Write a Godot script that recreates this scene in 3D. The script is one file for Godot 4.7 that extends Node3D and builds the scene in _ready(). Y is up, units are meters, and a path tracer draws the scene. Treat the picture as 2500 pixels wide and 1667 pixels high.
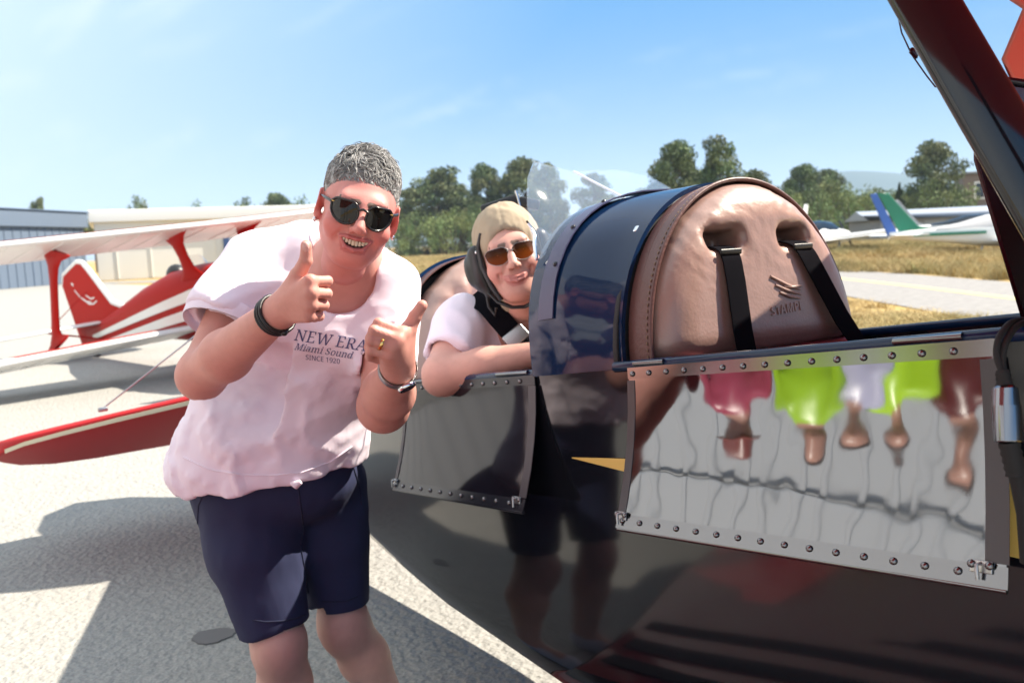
extends Node3D
# A sunny airfield apron: two people beside a dark open-cockpit biplane, a red and white biplane,
# hangars, parked aircraft, pines and dry grass behind.

var M := {}
var used := {}

func _ready():
	camera_and_light()
	materials()
	setting()
	main_biplane()
	woman()
	man_in_cockpit()
	headset_cable()
	red_biplane()
	hangars()
	trees()
	far_things()
	bystanders()
	grass()

func camera_and_light():
	var cam := Camera3D.new()
	cam.name = "camera"
	cam.position = Vector3(0, 1.4, 0)
	cam.basis = Basis(Vector3.RIGHT, deg_to_rad(-6.46)) * Basis(Vector3.BACK, deg_to_rad(-2.58))
	cam.fov = 42.1
	cam.near = 0.05
	cam.far = 6000.0
	var at := CameraAttributesPhysical.new()
	at.frustum_focal_length = 31.18
	at.frustum_focus_distance = 1.5
	at.exposure_aperture = 6.3
	cam.attributes = at
	add_child(cam)
	var env := Environment.new()
	env.background_mode = Environment.BG_SKY
	env.tonemap_mode = Environment.TONE_MAPPER_LINEAR
	env.tonemap_exposure = 2.65
	env.sdfgi_enabled = true
	env.ssao_enabled = true
	env.ssil_enabled = true
	env.fog_enabled = true
	env.fog_density = 0.0004
	env.fog_light_color = Color(0.74, 0.84, 0.95)
	var sky := Sky.new()
	var pm := PanoramaSkyMaterial.new()
	pm.panorama = sky_picture()
	sky.sky_material = pm
	env.sky = sky
	env.background_energy_multiplier = 0.50
	var we := WorldEnvironment.new()
	we.name = "world_environment"
	we.environment = env
	add_child(we)
	var sun := DirectionalLight3D.new()
	sun.name = "sun"
	sun.light_energy = 1.5
	sun.light_color = Color(1.0, 0.955, 0.88)
	sun.light_angular_distance = 0.55
	sun.shadow_enabled = true
	var s := Vector3(0.924, 1.0, -0.217).normalized()
	sun.basis = Basis.looking_at(-s, Vector3.UP)
	add_child(sun)

func sky_picture() -> ImageTexture:
	# clear summer sky: deep blue overhead, white haze low down and round the sun, thin cirrus wisps
	var w := 1024
	var h := 512
	var im := Image.create(w, h, false, Image.FORMAT_RGBF)
	var wisp := FastNoiseLite.new()
	wisp.seed = 11
	wisp.noise_type = FastNoiseLite.TYPE_SIMPLEX
	wisp.frequency = 1.0
	wisp.fractal_octaves = 5
	var patch := FastNoiseLite.new()
	patch.seed = 5
	patch.frequency = 1.0
	patch.fractal_octaves = 3
	var sd := Vector3(0.924, 1.0, -0.217).normalized()
	for y in h:
		var el := (0.5 - (y + 0.5) / h) * PI
		for x in w:
			var az := ((x + 0.5) / w - 0.5) * TAU
			var d := Vector3(sin(az) * cos(el), sin(el), -cos(az) * cos(el))
			var c := Color(0.30, 0.30, 0.28)
			if el > -0.02:
				var t: float = pow(clampf(1.0 - maxf(el, 0.0) / 1.45, 0.0, 1.0), 11.0)
				var glow: float = pow(clampf(d.dot(sd) * 0.5 + 0.5, 0.0, 1.0), 2.3)
				c = Color(0.045, 0.300, 0.69).lerp(Color(0.74, 0.88, 0.96), t)
				c = c.lerp(Color(0.94, 1.02, 1.06), clampf(glow * 2.45 - 0.46, 0.0, 0.97))
				if el > 0.02:
					# wisps are stretched along one wind direction on a flat layer high up
					var q := Vector2(d.x, d.z) / maxf(d.y + 0.12, 0.05)
					var r := q.rotated(-0.7)
					var big := patch.get_noise_2d(q.x * 0.55 + 7.3, q.y * 0.55 + 1.0)
					var fine := wisp.get_noise_2d(r.x * 1.0 + 0.35 * big, r.y * 5.0)
					var a: float = clampf((fine - 0.02) * 1.7, 0.0, 1.0) * clampf(big * 2.0 + 0.1, 0.0, 1.0)
					a *= smoothstep(0.02, 0.2, el)
					c = c.lerp(Color(0.92, 0.97, 1.02), a * 0.28)
			im.set_pixel(x, y, c)
	return ImageTexture.create_from_image(im)

# ------------------------------------------------------------------ mesh building
class Geo:
	var v := PackedVector3Array()
	var c := PackedColorArray()
	var uv := PackedVector2Array()
	var ix := PackedInt32Array()

	func add(p: Vector3, col := Color.WHITE, u := Vector2.ZERO) -> int:
		v.append(p)
		c.append(col)
		uv.append(u)
		return v.size() - 1

	func tri(a: int, b: int, d: int):
		ix.append(a)
		ix.append(b)
		ix.append(d)

	func quad(a: int, b: int, d: int, e: int):
		tri(a, b, d)
		tri(a, d, e)

	# turns the faces added since "from" so that their fronts look away from their middle
	func orient(from: int, col := Color.WHITE):
		if from >= ix.size():
			return
		var m := Vector3.ZERO
		for i in range(from, ix.size()):
			m += v[ix[i]]
		m /= ix.size() - from
		var vol := 0.0
		for i in range(from, ix.size(), 3):
			vol += (v[ix[i]] - m).dot((v[ix[i + 1]] - m).cross(v[ix[i + 2]] - m))
		if vol > 0.0:
			flip(from)

	func flip(from: int):
		for i in range(from, ix.size(), 3):
			var t := ix[i + 1]
			ix[i + 1] = ix[i + 2]
			ix[i + 2] = t

	func box(xf: Transform3D, size: Vector3, bev := 0.0, col := Color.WHITE):
		var h := size * 0.5
		var from := ix.size()
		if bev <= 0.0:
			for ax in 3:
				for s in [-1.0, 1.0]:
					var q := []
					for k in 4:
						var p := Vector3.ZERO
						p[ax] = h[ax] * s
						p[(ax + 1) % 3] = h[(ax + 1) % 3] * (1.0 if k == 1 or k == 2 else -1.0)
						p[(ax + 2) % 3] = h[(ax + 2) % 3] * (1.0 if k >= 2 else -1.0)
						q.append(add(xf * p, col))
					if s > 0:
						quad(q[0], q[3], q[2], q[1])
					else:
						quad(q[0], q[1], q[2], q[3])
			if xf.basis.determinant() < 0.0:
				flip(from)
			return
		bev = minf(bev, minf(h.x, minf(h.y, h.z)) * 0.98)
		var id := {}
		for sx in [-1, 1]:
			for sy in [-1, 1]:
				for sz in [-1, 1]:
					var sg := Vector3(sx, sy, sz)
					for ax in 3:
						var p := sg * (h - Vector3.ONE * bev)
						p[ax] = sg[ax] * h[ax]
						id[[sx, sy, sz, ax]] = add(xf * p, col)
		var mid := xf.origin
		var face = func(q: Array):
			var n := Vector3.ZERO
			for i in range(1, q.size() - 1):
				n += (v[q[i + 1]] - v[q[0]]).cross(v[q[i]] - v[q[0]])
			if n.dot(v[q[0]] - mid) < 0.0:
				q.reverse()
			for i in range(1, q.size() - 1):
				tri(q[0], q[i], q[i + 1])
		for ax in 3:
			var b := (ax + 1) % 3
			var d := (ax + 2) % 3
			for s in [-1, 1]:
				var q := []
				for k in 4:
					var sg := [0, 0, 0]
					sg[ax] = s
					sg[b] = 1 if k == 1 or k == 2 else -1
					sg[d] = 1 if k >= 2 else -1
					q.append(id[[sg[0], sg[1], sg[2], ax]])
				face.call(q)
			for s in [-1, 1]:
				for t in [-1, 1]:
					var q := []
					for k in 4:
						var sg := [0, 0, 0]
						sg[b] = s
						sg[d] = t
						sg[ax] = -1 if k < 2 else 1
						q.append(id[[sg[0], sg[1], sg[2], b if k == 0 or k == 3 else d]])
					face.call(q)
		for sx in [-1, 1]:
			for sy in [-1, 1]:
				for sz in [-1, 1]:
					face.call([id[[sx, sy, sz, 0]], id[[sx, sy, sz, 1]], id[[sx, sy, sz, 2]]])

	# rings of equal length joined one to the next
	func loft(rings: Array, closed := true, caps := true, col := Color.WHITE):
		var from := ix.size()
		var n: int = rings[0].size()
		var base := v.size()
		for j in rings.size():
			for i in n:
				add(rings[j][i], col, Vector2(float(i) / (n if closed else n - 1), float(j) / maxi(1, rings.size() - 1)))
		var m := n if closed else n - 1
		for j in rings.size() - 1:
			for i in m:
				var a := base + j * n + i
				var b := base + j * n + (i + 1) % n
				quad(a, b, b + n, a + n)
		if caps and closed:
			for e in [0, rings.size() - 1]:
				var mid := Vector3.ZERO
				for p in rings[e]:
					mid += p
				var cc := add(mid / n, col)
				var st := v.size()
				for p in rings[e]:
					add(p, col)
				for i in n:
					if e == 0:
						tri(cc, st + (i + 1) % n, st + i)
					else:
						tri(cc, st + i, st + (i + 1) % n)
		orient(from)

	func tube(pts: Array, rad, sides := 8, caps := true, col := Color.WHITE, squash := 1.0, wide := Vector3.ZERO):
		var rings := []
		var up := Vector3.UP
		var n := pts.size()
		for j in n:
			var t: Vector3 = (pts[mini(j + 1, n - 1)] - pts[maxi(j - 1, 0)]).normalized()
			var s: Vector3
			if wide != Vector3.ZERO:
				s = (wide - t * wide.dot(t)).normalized()
				up = t.cross(s)
			else:
				if j == 0 and absf(t.dot(up)) > 0.95:
					up = Vector3.RIGHT
				s = up.cross(t).normalized()
				up = t.cross(s).normalized()
			var r: float = rad[j] if rad is Array else rad
			var ring := PackedVector3Array()
			for i in sides:
				var a := TAU * i / sides
				ring.append(pts[j] + (s * cos(a) + up * sin(a) * squash) * r)
			rings.append(ring)
		loft(rings, true, caps, col)

	# profile of (radius, height) turned about the y axis of xf
	func lathe(prof: Array, xf := Transform3D.IDENTITY, seg := 20, col := Color.WHITE):
		var rings := []
		for p in prof:
			var ring := PackedVector3Array()
			for i in seg:
				var a := TAU * i / seg
				ring.append(xf * Vector3(cos(a) * maxf(p.x, 0.0001), p.y, sin(a) * maxf(p.x, 0.0001)))
			rings.append(ring)
		loft(rings, true, true, col)

	func ball(xf: Transform3D, r: Vector3, seg := 16, rows := 10, col := Color.WHITE):
		var rings := []
		for j in rows + 1:
			var b := -PI / 2 + PI * j / rows
			var ring := PackedVector3Array()
			for i in seg:
				var a := TAU * i / seg
				ring.append(xf * Vector3(cos(a) * maxf(cos(b), 0.001) * r.x, sin(b) * r.y, sin(a) * maxf(cos(b), 0.001) * r.z))
			rings.append(ring)
		loft(rings, true, false, col)

	# a flat outline (x, y of xf) given a thickness along z of xf, with a small round on its edge
	func plate(poly: PackedVector2Array, thick: float, xf := Transform3D.IDENTITY, bev := 0.0, col := Color.WHITE):
		var from := ix.size()
		var tr := Geometry2D.triangulate_polygon(poly)
		var inner := poly
		if bev > 0.0:
			inner = PackedVector2Array()
			var m := Vector2.ZERO
			for p in poly:
				m += p
			m /= poly.size()
			var area := 0.0
			for i in poly.size():
				area += poly[i].cross(poly[(i + 1) % poly.size()])
			var sgn := 1.0 if area > 0 else -1.0
			for i in poly.size():
				var e0: Vector2 = (poly[i] - poly[(i - 1 + poly.size()) % poly.size()]).normalized()
				var e1: Vector2 = (poly[(i + 1) % poly.size()] - poly[i]).normalized()
				var nn := Vector2(-(e0.y + e1.y), e0.x + e1.x).normalized() * sgn
				inner.append(poly[i] + nn * bev)
		for s in [-1.0, 1.0]:
			var st := v.size()
			for p in inner:
				add(xf * Vector3(p.x, p.y, s * thick * 0.5), col, p)
			for i in range(0, tr.size(), 3):
				if s > 0:
					tri(st + tr[i], st + tr[i + 2], st + tr[i + 1])
				else:
					tri(st + tr[i], st + tr[i + 1], st + tr[i + 2])
		var zs := [-thick * 0.5, thick * 0.5]
		var rings := []
		if bev > 0.0:
			rings = [[inner, zs[0]], [poly, zs[0] + minf(bev, thick * 0.5)], [poly, zs[1] - minf(bev, thick * 0.5)], [inner, zs[1]]]
		else:
			rings = [[poly, zs[0]], [poly, zs[1]]]
		var n := poly.size()
		var st2 := v.size()
		for r in rings:
			for p in r[0]:
				add(xf * Vector3(p.x, p.y, r[1]), col, p)
		for j in rings.size() - 1:
			for i in n:
				var a := st2 + j * n + i
				var b := st2 + j * n + (i + 1) % n
				quad(a, b, b + n, a + n)
		# sides and caps may disagree about the turn of the outline
		var area2 := 0.0
		for i in n:
			area2 += poly[i].cross(poly[(i + 1) % n])
		var capn := from + tr.size() * 2
		var t0 := Vector3.ZERO
		if tr.size() >= 3:
			var tarea := (inner[tr[1]] - inner[tr[0]]).cross(inner[tr[2]] - inner[tr[0]])
			if tarea < 0:
				for i in range(from, capn, 3):
					var tt := ix[i + 1]
					ix[i + 1] = ix[i + 2]
					ix[i + 2] = tt
		if area2 > 0:
			for i in range(capn, ix.size(), 3):
				var tt := ix[i + 1]
				ix[i + 1] = ix[i + 2]
				ix[i + 2] = tt
		if xf.basis.determinant() < 0.0:
			flip(from)

	# rows of points as one open sheet
	func sheet(rows: Array, col := Color.WHITE, flipped := false):
		var from := ix.size()
		var n: int = rows[0].size()
		var base := v.size()
		for j in rows.size():
			for i in n:
				add(rows[j][i], col, Vector2(float(i) / (n - 1), float(j) / (rows.size() - 1)))
		for j in rows.size() - 1:
			for i in n - 1:
				var a := base + j * n + i
				quad(a, a + 1, a + 1 + n, a + n)
		if flipped:
			flip(from)

	# a sheet given a thickness along its normals, rims closed
	func shell(rows: Array, thick: float, col := Color.WHITE):
		var nr := rows.size()
		var n: int = rows[0].size()
		var back := []
		for j in nr:
			var row := PackedVector3Array()
			for i in n:
				var du: Vector3 = rows[j][mini(i + 1, n - 1)] - rows[j][maxi(i - 1, 0)]
				var dv: Vector3 = rows[mini(j + 1, nr - 1)][i] - rows[maxi(j - 1, 0)][i]
				row.append(rows[j][i] + du.cross(dv).normalized() * thick)
			back.append(row)
		var from := ix.size()
		sheet(rows, col)
		var rev := []
		for j in nr:
			var row := PackedVector3Array()
			for i in n:
				row.append(back[j][n - 1 - i])
			rev.append(row)
		sheet(rev, col)
		for e in [[0, true], [nr - 1, false]]:
			var a := PackedVector3Array(rows[e[0]])
			var b := PackedVector3Array(back[e[0]])
			sheet([b, a] if e[1] else [a, b], col)
		for e in [0, n - 1]:
			var a := PackedVector3Array()
			var b := PackedVector3Array()
			for j in nr:
				a.append(rows[j][e])
				b.append(back[j][e])
			sheet([a, b] if e == 0 else [b, a], col)
		orient(from)

	func mesh() -> ArrayMesh:
		var nn := PackedVector3Array()
		nn.resize(v.size())
		for i in range(0, ix.size(), 3):
			var a := ix[i]
			var b := ix[i + 1]
			var d := ix[i + 2]
			var f := (v[d] - v[a]).cross(v[b] - v[a])
			nn[a] += f
			nn[b] += f
			nn[d] += f
		for i in nn.size():
			nn[i] = nn[i].normalized() if nn[i].length_squared() > 1e-20 else Vector3.UP
		var arr := []
		arr.resize(Mesh.ARRAY_MAX)
		arr[Mesh.ARRAY_VERTEX] = v
		arr[Mesh.ARRAY_NORMAL] = nn
		arr[Mesh.ARRAY_COLOR] = c
		arr[Mesh.ARRAY_TEX_UV] = uv
		arr[Mesh.ARRAY_INDEX] = ix
		var m := ArrayMesh.new()
		m.add_surface_from_arrays(Mesh.PRIMITIVE_TRIANGLES, arr)
		return m

# ------------------------------------------------------------------ soft bodies: a distance field meshed as surface nets
class Field:
	var kind := PackedInt32Array()    # 0 capsule, 1 ellipsoid, 2 box
	var pa := PackedVector3Array()
	var pb := PackedVector3Array()    # capsule: b - a; ellipsoid: radii; box: half sizes
	var ra := PackedFloat32Array()
	var rb := PackedFloat32Array()
	var il := PackedFloat32Array()
	var k := PackedFloat32Array()
	var cut := PackedInt32Array()
	var tag := PackedInt32Array()
	var inv: Array[Basis] = []

	func _put(ki: int, a: Vector3, b: Vector3, r0: float, r1: float, kk: float, tg: int, op: int, bs: Basis):
		kind.append(ki)
		pa.append(a)
		pb.append(b)
		ra.append(r0)
		rb.append(r1 - r0)
		il.append(1.0 / maxf(b.length_squared(), 1e-9))
		k.append(maxf(kk, 0.0002))
		cut.append(op)
		tag.append(tg)
		inv.append(bs.inverse())

	func cap(a: Vector3, b: Vector3, r0: float, r1: float, kk := 0.02, tg := 0, op := 0):
		_put(0, a, b - a, r0, r1, kk, tg, op, Basis())

	func ell(p: Vector3, r: Vector3, kk := 0.02, tg := 0, op := 0, bs := Basis()):
		_put(1, p, r, 0, 0, kk, tg, op, bs)

	func rbox(p: Vector3, half: Vector3, rnd: float, kk := 0.02, tg := 0, op := 0, bs := Basis()):
		_put(2, p, half - Vector3.ONE * rnd, rnd, 0, kk, tg, op, bs)

	func one(i: int, p: Vector3) -> float:
		var q := p - pa[i]
		if kind[i] == 0:
			var h := clampf(q.dot(pb[i]) * il[i], 0.0, 1.0)
			return (q - pb[i] * h).length() - ra[i] - rb[i] * h
		q = inv[i] * q
		if kind[i] == 1:
			var s := q / pb[i]
			var k0 := s.length()
			var k1 := (s / pb[i]).length()
			return k0 * (k0 - 1.0) / k1 if k1 > 1e-6 else -minf(pb[i].x, minf(pb[i].y, pb[i].z))
		var e := q.abs() - pb[i]
		return e.max(Vector3.ZERO).length() + minf(maxf(e.x, maxf(e.y, e.z)), 0.0) - ra[i]

	func at(p: Vector3, list: PackedInt32Array) -> float:
		var d := 10.0
		for i in list:
			var e := one(i, p)
			var kk := k[i]
			if cut[i] == 0:
				var h := maxf(kk - absf(d - e), 0.0)
				d = minf(d, e) - h * h / (4.0 * kk)
			else:
				var h2 := maxf(kk - absf(d + e), 0.0)
				d = maxf(d, -e) + h2 * h2 / (4.0 * kk)
		return d

	func all() -> PackedInt32Array:
		var l := PackedInt32Array()
		for i in kind.size():
			l.append(i)
		return l

	func nearest_tag(p: Vector3, list: PackedInt32Array) -> int:
		var best := 1e9
		var t := 0
		for i in list:
			var e := absf(one(i, p))
			if e < best:
				best = e
				t = tag[i]
		return t

	# adds the surface inside the box to g; bump(p) is added to the distance; paint(p, tag) gives the colour
	func mesh_into(g: Geo, lo: Vector3, hi: Vector3, cell: float, xf: Transform3D, paint: Callable, bump = null, reach := 0.0):
		var n := Vector3i(((hi - lo) / cell).ceil()) + Vector3i.ONE
		var B := 8
		var nb := Vector3i((n.x + B - 1) / B, (n.y + B - 1) / B, (n.z + B - 1) / B)
		n = nb * B
		var val := PackedFloat32Array()
		val.resize(n.x * n.y * n.z)
		val.fill(1.0)
		var every := all()
		var rad := cell * B * 0.87 + reach
		var act := []
		var lists := []
		var sx := n.y * n.z
		var sy := n.z
		for bx in nb.x:
			for by in nb.y:
				for bz in nb.z:
					var b0 := lo + Vector3(bx, by, bz) * (B * cell)
					var m := b0 + Vector3.ONE * (B * cell * 0.5)
					var l := PackedInt32Array()
					var d := 10.0
					for i in every:
						var e := one(i, m)
						var kk := k[i]
						if cut[i] == 0:
							var h := maxf(kk - absf(d - e), 0.0)
							d = minf(d, e) - h * h / (4.0 * kk)
						else:
							var h2 := maxf(kk - absf(d + e), 0.0)
							d = maxf(d, -e) + h2 * h2 / (4.0 * kk)
						if e < rad * 1.6 + kk:
							l.append(i)
					var on := absf(d) < rad * 1.7
					if on:
						act.append(Vector3i(bx, by, bz))
						lists.append(l)
					var x0 := bx * B
					var y0 := by * B
					var z0 := bz * B
					if on:
						for x in B:
							for y in B:
								var row := (x0 + x) * sx + (y0 + y) * sy + z0
								for z in B:
									var p := lo + Vector3(x0 + x, y0 + y, z0 + z) * cell
									var s := at(p, l)
									if reach > 0.0 and absf(s) < reach * 1.5:
										s += bump.call(p)
									val[row + z] = s
					elif d < 0.0:
						for x in B:
							for y in B:
								var row := (x0 + x) * sx + (y0 + y) * sy + z0
								for z in B:
									val[row + z] = -1.0
		var vid := {}
		var off := [0, sx, sy, sx + sy, 1, sx + 1, sy + 1, sx + sy + 1]
		var cp := [Vector3(0, 0, 0), Vector3(1, 0, 0), Vector3(0, 1, 0), Vector3(1, 1, 0), Vector3(0, 0, 1), Vector3(1, 0, 1), Vector3(0, 1, 1), Vector3(1, 1, 1)]
		var ed := [[0, 1], [2, 3], [4, 5], [6, 7], [0, 2], [1, 3], [4, 6], [5, 7], [0, 4], [1, 5], [2, 6], [3, 7]]
		var f := PackedFloat32Array()
		f.resize(8)
		for ai in act.size():
			var bb: Vector3i = act[ai]
			var list: PackedInt32Array = lists[ai]
			for x in range(bb.x * B, mini(bb.x * B + B, n.x - 1)):
				for y in range(bb.y * B, mini(bb.y * B + B, n.y - 1)):
					for z in range(bb.z * B, mini(bb.z * B + B, n.z - 1)):
						var o := x * sx + y * sy + z
						var neg := 0
						for i in 8:
							f[i] = val[o + off[i]]
							if f[i] < 0.0:
								neg += 1
						if neg == 0 or neg == 8:
							continue
						var sum := Vector3.ZERO
						var cnt := 0
						for e in ed:
							var a := f[e[0]]
							var b := f[e[1]]
							if (a < 0.0) != (b < 0.0):
								var t := a / (a - b)
								sum += cp[e[0]].lerp(cp[e[1]], t)
								cnt += 1
						var p := lo + (Vector3(x, y, z) + sum / cnt) * cell
						vid[o] = g.add(xf * p, paint.call(p, nearest_tag(p, list)))
		var from := g.ix.size()
		for o in vid:
			var s0: bool = val[o] < 0.0
			# edges along x, y, z from this corner
			if (val[o + sx] < 0.0) != s0:
				_face(g, vid, o, sy, 1, s0)
			if (val[o + sy] < 0.0) != s0:
				_face(g, vid, o, 1, sx, s0)
			if (val[o + 1] < 0.0) != s0:
				_face(g, vid, o, sx, sy, s0)
		if xf.basis.determinant() < 0.0:
			g.flip(from)

	func _face(g: Geo, vid: Dictionary, o: int, a: int, b: int, inside: bool):
		if not (vid.has(o - a) and vid.has(o - b) and vid.has(o - a - b)):
			return
		if inside:
			g.quad(vid[o - a - b], vid[o - b], vid[o], vid[o - a])
			g.flip(g.ix.size() - 6)
		else:
			g.quad(vid[o - a - b], vid[o - b], vid[o], vid[o - a])

# ------------------------------------------------------------------ nodes
func numbered(called: String, parent: Node) -> String:
	var key := str(parent.get_instance_id()) + called
	used[key] = used.get(key, -1) + 1
	return called if used[key] == 0 else "%s_%03d" % [called, used[key]]

func thing(called: String, label: String, category: String, at := Vector3.ZERO, group := "") -> Node3D:
	var o := Node3D.new()
	o.name = numbered(called, self)
	add_child(o)
	o.position = at
	tag(o, label, category, group)
	return o

func tag(o: Node, label: String, category: String, group := ""):
	o.set_meta("label", label)
	o.set_meta("category", category)
	if group != "":
		o.set_meta("group", group)

func part(called: String, g, m: Material, parent: Node, at := Transform3D.IDENTITY) -> MeshInstance3D:
	var o := MeshInstance3D.new()
	o.name = numbered(called, parent)
	o.mesh = g.mesh() if g is Geo else g
	if m:
		o.material_override = m
	o.transform = at
	parent.add_child(o)
	return o

func struct(called: String, g, m: Material) -> MeshInstance3D:
	var o := part(called, g, m, self)
	o.set_meta("kind", "structure")
	return o

func copy_of(o: Node3D, called: String, label: String, category: String, group := "") -> Node3D:
	var c: Node3D = o.duplicate()
	c.name = numbered(called, self)
	add_child(c)
	tag(c, label, category, group)
	if group == "" and c.has_meta("group"):
		c.remove_meta("group")
	return c

func lin(r: float, g: float, b: float) -> Color:
	return Color(r, g, b)

func paint(r: float, g: float, b: float, rough := 0.6, metal := 0.0, spec := 0.5) -> StandardMaterial3D:
	var m := StandardMaterial3D.new()
	m.albedo_color = Color(r, g, b).linear_to_srgb()
	m.roughness = rough
	m.metallic = metal
	m.metallic_specular = spec
	return m

func noise_pic(size: int, freq: float, seed_: int, kind := FastNoiseLite.TYPE_SIMPLEX_SMOOTH, oct := 4) -> Image:
	var n := FastNoiseLite.new()
	n.noise_type = kind
	n.frequency = freq
	n.seed = seed_
	n.fractal_octaves = oct
	var im := n.get_seamless_image(size, size)
	im.convert(Image.FORMAT_L8)
	return im

# grey noise picture recoloured between two sRGB colours, with an optional finer picture mixed in
func grain_tex(size: int, freq: float, seed_: int, c0: Color, c1: Color, fine := 0.0, fine_freq := 0.4, power := 1.0) -> ImageTexture:
	var a := noise_pic(size, freq, seed_)
	var b := noise_pic(size, fine_freq, seed_ + 7, FastNoiseLite.TYPE_SIMPLEX, 2)
	var da := a.get_data()
	var db := b.get_data()
	var out := PackedByteArray()
	out.resize(size * size * 3)
	var lut := PackedByteArray()
	for i in 256:
		var c := c0.lerp(c1, pow(i / 255.0, power))
		lut.append(int(clampf(c.r, 0, 1) * 255))
		lut.append(int(clampf(c.g, 0, 1) * 255))
		lut.append(int(clampf(c.b, 0, 1) * 255))
	var w := int(fine * 256)
	for i in size * size:
		var q := clampi((da[i] * (256 - w) + db[i] * w) >> 8, 0, 255) * 3
		out[i * 3] = lut[q]
		out[i * 3 + 1] = lut[q + 1]
		out[i * 3 + 2] = lut[q + 2]
	var im := Image.create_from_data(size, size, false, Image.FORMAT_RGB8, out)
	return ImageTexture.create_from_image(im)

func bump_tex(size: int, freq: float, seed_: int, strength: float, kind := FastNoiseLite.TYPE_SIMPLEX_SMOOTH, oct := 4) -> ImageTexture:
	var im := noise_pic(size, freq, seed_, kind, oct)
	im.bump_map_to_normal_map(strength)
	return ImageTexture.create_from_image(im)

func relief(m: StandardMaterial3D, tex: Texture2D, scale_: float, rep: float):
	m.normal_enabled = true
	m.normal_texture = tex
	m.normal_scale = scale_
	m.uv1_triplanar = true
	m.uv1_scale = Vector3.ONE * rep

# ------------------------------------------------------------------ materials
func materials():
	var m: StandardMaterial3D
	# ground: pale worn concrete with exposed stones
	m = paint(1, 1, 1, 0.9)
	m.albedo_texture = grain_tex(1024, 0.018, 3, Color(0.53, 0.53, 0.52), Color(0.70, 0.695, 0.68), 0.72, 0.16)
	relief(m, bump_tex(512, 0.11, 4, 5.0), 0.5, 0.42)
	m.uv1_world_triplanar = true
	m.detail_enabled = true
	m.detail_blend_mode = BaseMaterial3D.BLEND_MODE_MUL
	m.detail_albedo = grain_tex(512, 0.012, 31, Color(0.84, 0.83, 0.82), Color(1, 1, 1))
	m.detail_uv_layer = BaseMaterial3D.DETAIL_UV_2
	M.concrete = m
	m = paint(1, 1, 1, 0.92)
	m.albedo_texture = grain_tex(512, 0.02, 8, Color(0.44, 0.43, 0.43), Color(0.59, 0.58, 0.57), 0.4, 0.2)
	m.uv1_triplanar = true
	m.uv1_world_triplanar = true
	m.uv1_scale = Vector3.ONE * 0.4
	M.taxiway = m
	m = paint(1, 1, 1, 1.0)
	m.albedo_texture = grain_tex(512, 0.012, 9, Color(0.48, 0.39, 0.22), Color(0.80, 0.69, 0.42), 0.5, 0.13)
	m.uv1_triplanar = true
	m.uv1_world_triplanar = true
	m.uv1_scale = Vector3.ONE * 0.12
	M.field = m
	m = paint(0.30, 0.235, 0.10, 1.0)
	m.vertex_color_use_as_albedo = true
	m.albedo_color = Color.WHITE
	m.backlight_enabled = true
	m.backlight = Color(0.2, 0.17, 0.08)
	M.straw = m
	M.line_yellow = paint(0.62, 0.50, 0.22, 0.9)
	M.stain = paint(0.15, 0.145, 0.145, 0.9)
	m = paint(1, 1, 1, 0.9)
	m.albedo_texture = grain_tex(512, 0.03, 19, Color(0.15, 0.23, 0.22), Color(0.25, 0.33, 0.29), 0.4, 0.2)
	m.uv1_triplanar = true
	m.uv1_world_triplanar = true
	m.uv1_scale = Vector3.ONE * 0.006
	M.hill = m  # bluish green, with distance haze put into the colour
	# paints of the big biplane
	m = paint(0.005, 0.020, 0.062, 0.07, 0.0, 0.42)
	M.deck_paint = m
	m = paint(0.007, 0.008, 0.012, 0.09)
	m.clearcoat_enabled = true
	m.clearcoat = 0.25
	m.clearcoat_roughness = 0.06
	M.black_paint = m
	M.black_trim = paint(0.012, 0.013, 0.02, 0.22)
	M.dark_inside = paint(0.012, 0.012, 0.014, 0.7)
	m = paint(0.30, 0.010, 0.016, 0.3)
	m.clearcoat_enabled = true
	m.clearcoat = 0.6
	m.clearcoat_roughness = 0.05
	M.red_paint = m
	m = paint(0.50, 0.045, 0.035, 0.45)
	m.backlight_enabled = true
	m.backlight = Color(0.72, 0.20, 0.14)
	M.red_fabric = m
	M.maroon = paint(0.05, 0.006, 0.012, 0.25)
	M.cream = paint(0.66, 0.58, 0.42, 0.4)
	M.yellow = paint(0.75, 0.52, 0.14, 0.35)
	# bare polished aluminium, a little rippled and scuffed
	m = paint(0.21, 0.217, 0.232, 0.055, 1.0)
	m.roughness_texture = grain_tex(512, 0.012, 61, Color(0.25, 0.25, 0.25), Color(1, 1, 1), 0.25, 0.3, 2.0)
	m.roughness = 0.07
	relief(m, bump_tex(512, 0.010, 42, 9.0, FastNoiseLite.TYPE_SIMPLEX_SMOOTH, 2), 0.032, 1.6)
	M.mirror = m
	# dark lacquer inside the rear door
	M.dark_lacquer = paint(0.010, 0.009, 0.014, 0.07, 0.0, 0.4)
	M.strip = paint(0.20, 0.205, 0.22, 0.14, 1.0)
	M.rivet = paint(0.22, 0.22, 0.23, 0.25, 1.0)
	M.edge_strip = paint(0.055, 0.05, 0.06, 0.35)
	M.dull_metal = paint(0.40, 0.40, 0.41, 0.35, 1.0)
	M.plug = paint(0.22, 0.23, 0.26, 0.16, 1.0)
	M.chrome = paint(0.75, 0.76, 0.78, 0.1, 1.0)
	m = paint(0.32, 0.20, 0.17, 0.37, 0.0, 1.0)
	relief(m, bump_tex(512, 0.06, 44, 4.0), 0.12, 3.0)
	M.leather = m
	m = paint(0.105, 0.045, 0.040, 0.42)
	relief(m, bump_tex(512, 0.06, 44, 4.0), 0.3, 3.0)
	M.leather_side = m
	M.stitch = paint(0.22, 0.15, 0.10, 0.8)
	M.leather_red = paint(0.20, 0.035, 0.045, 0.35)
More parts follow.
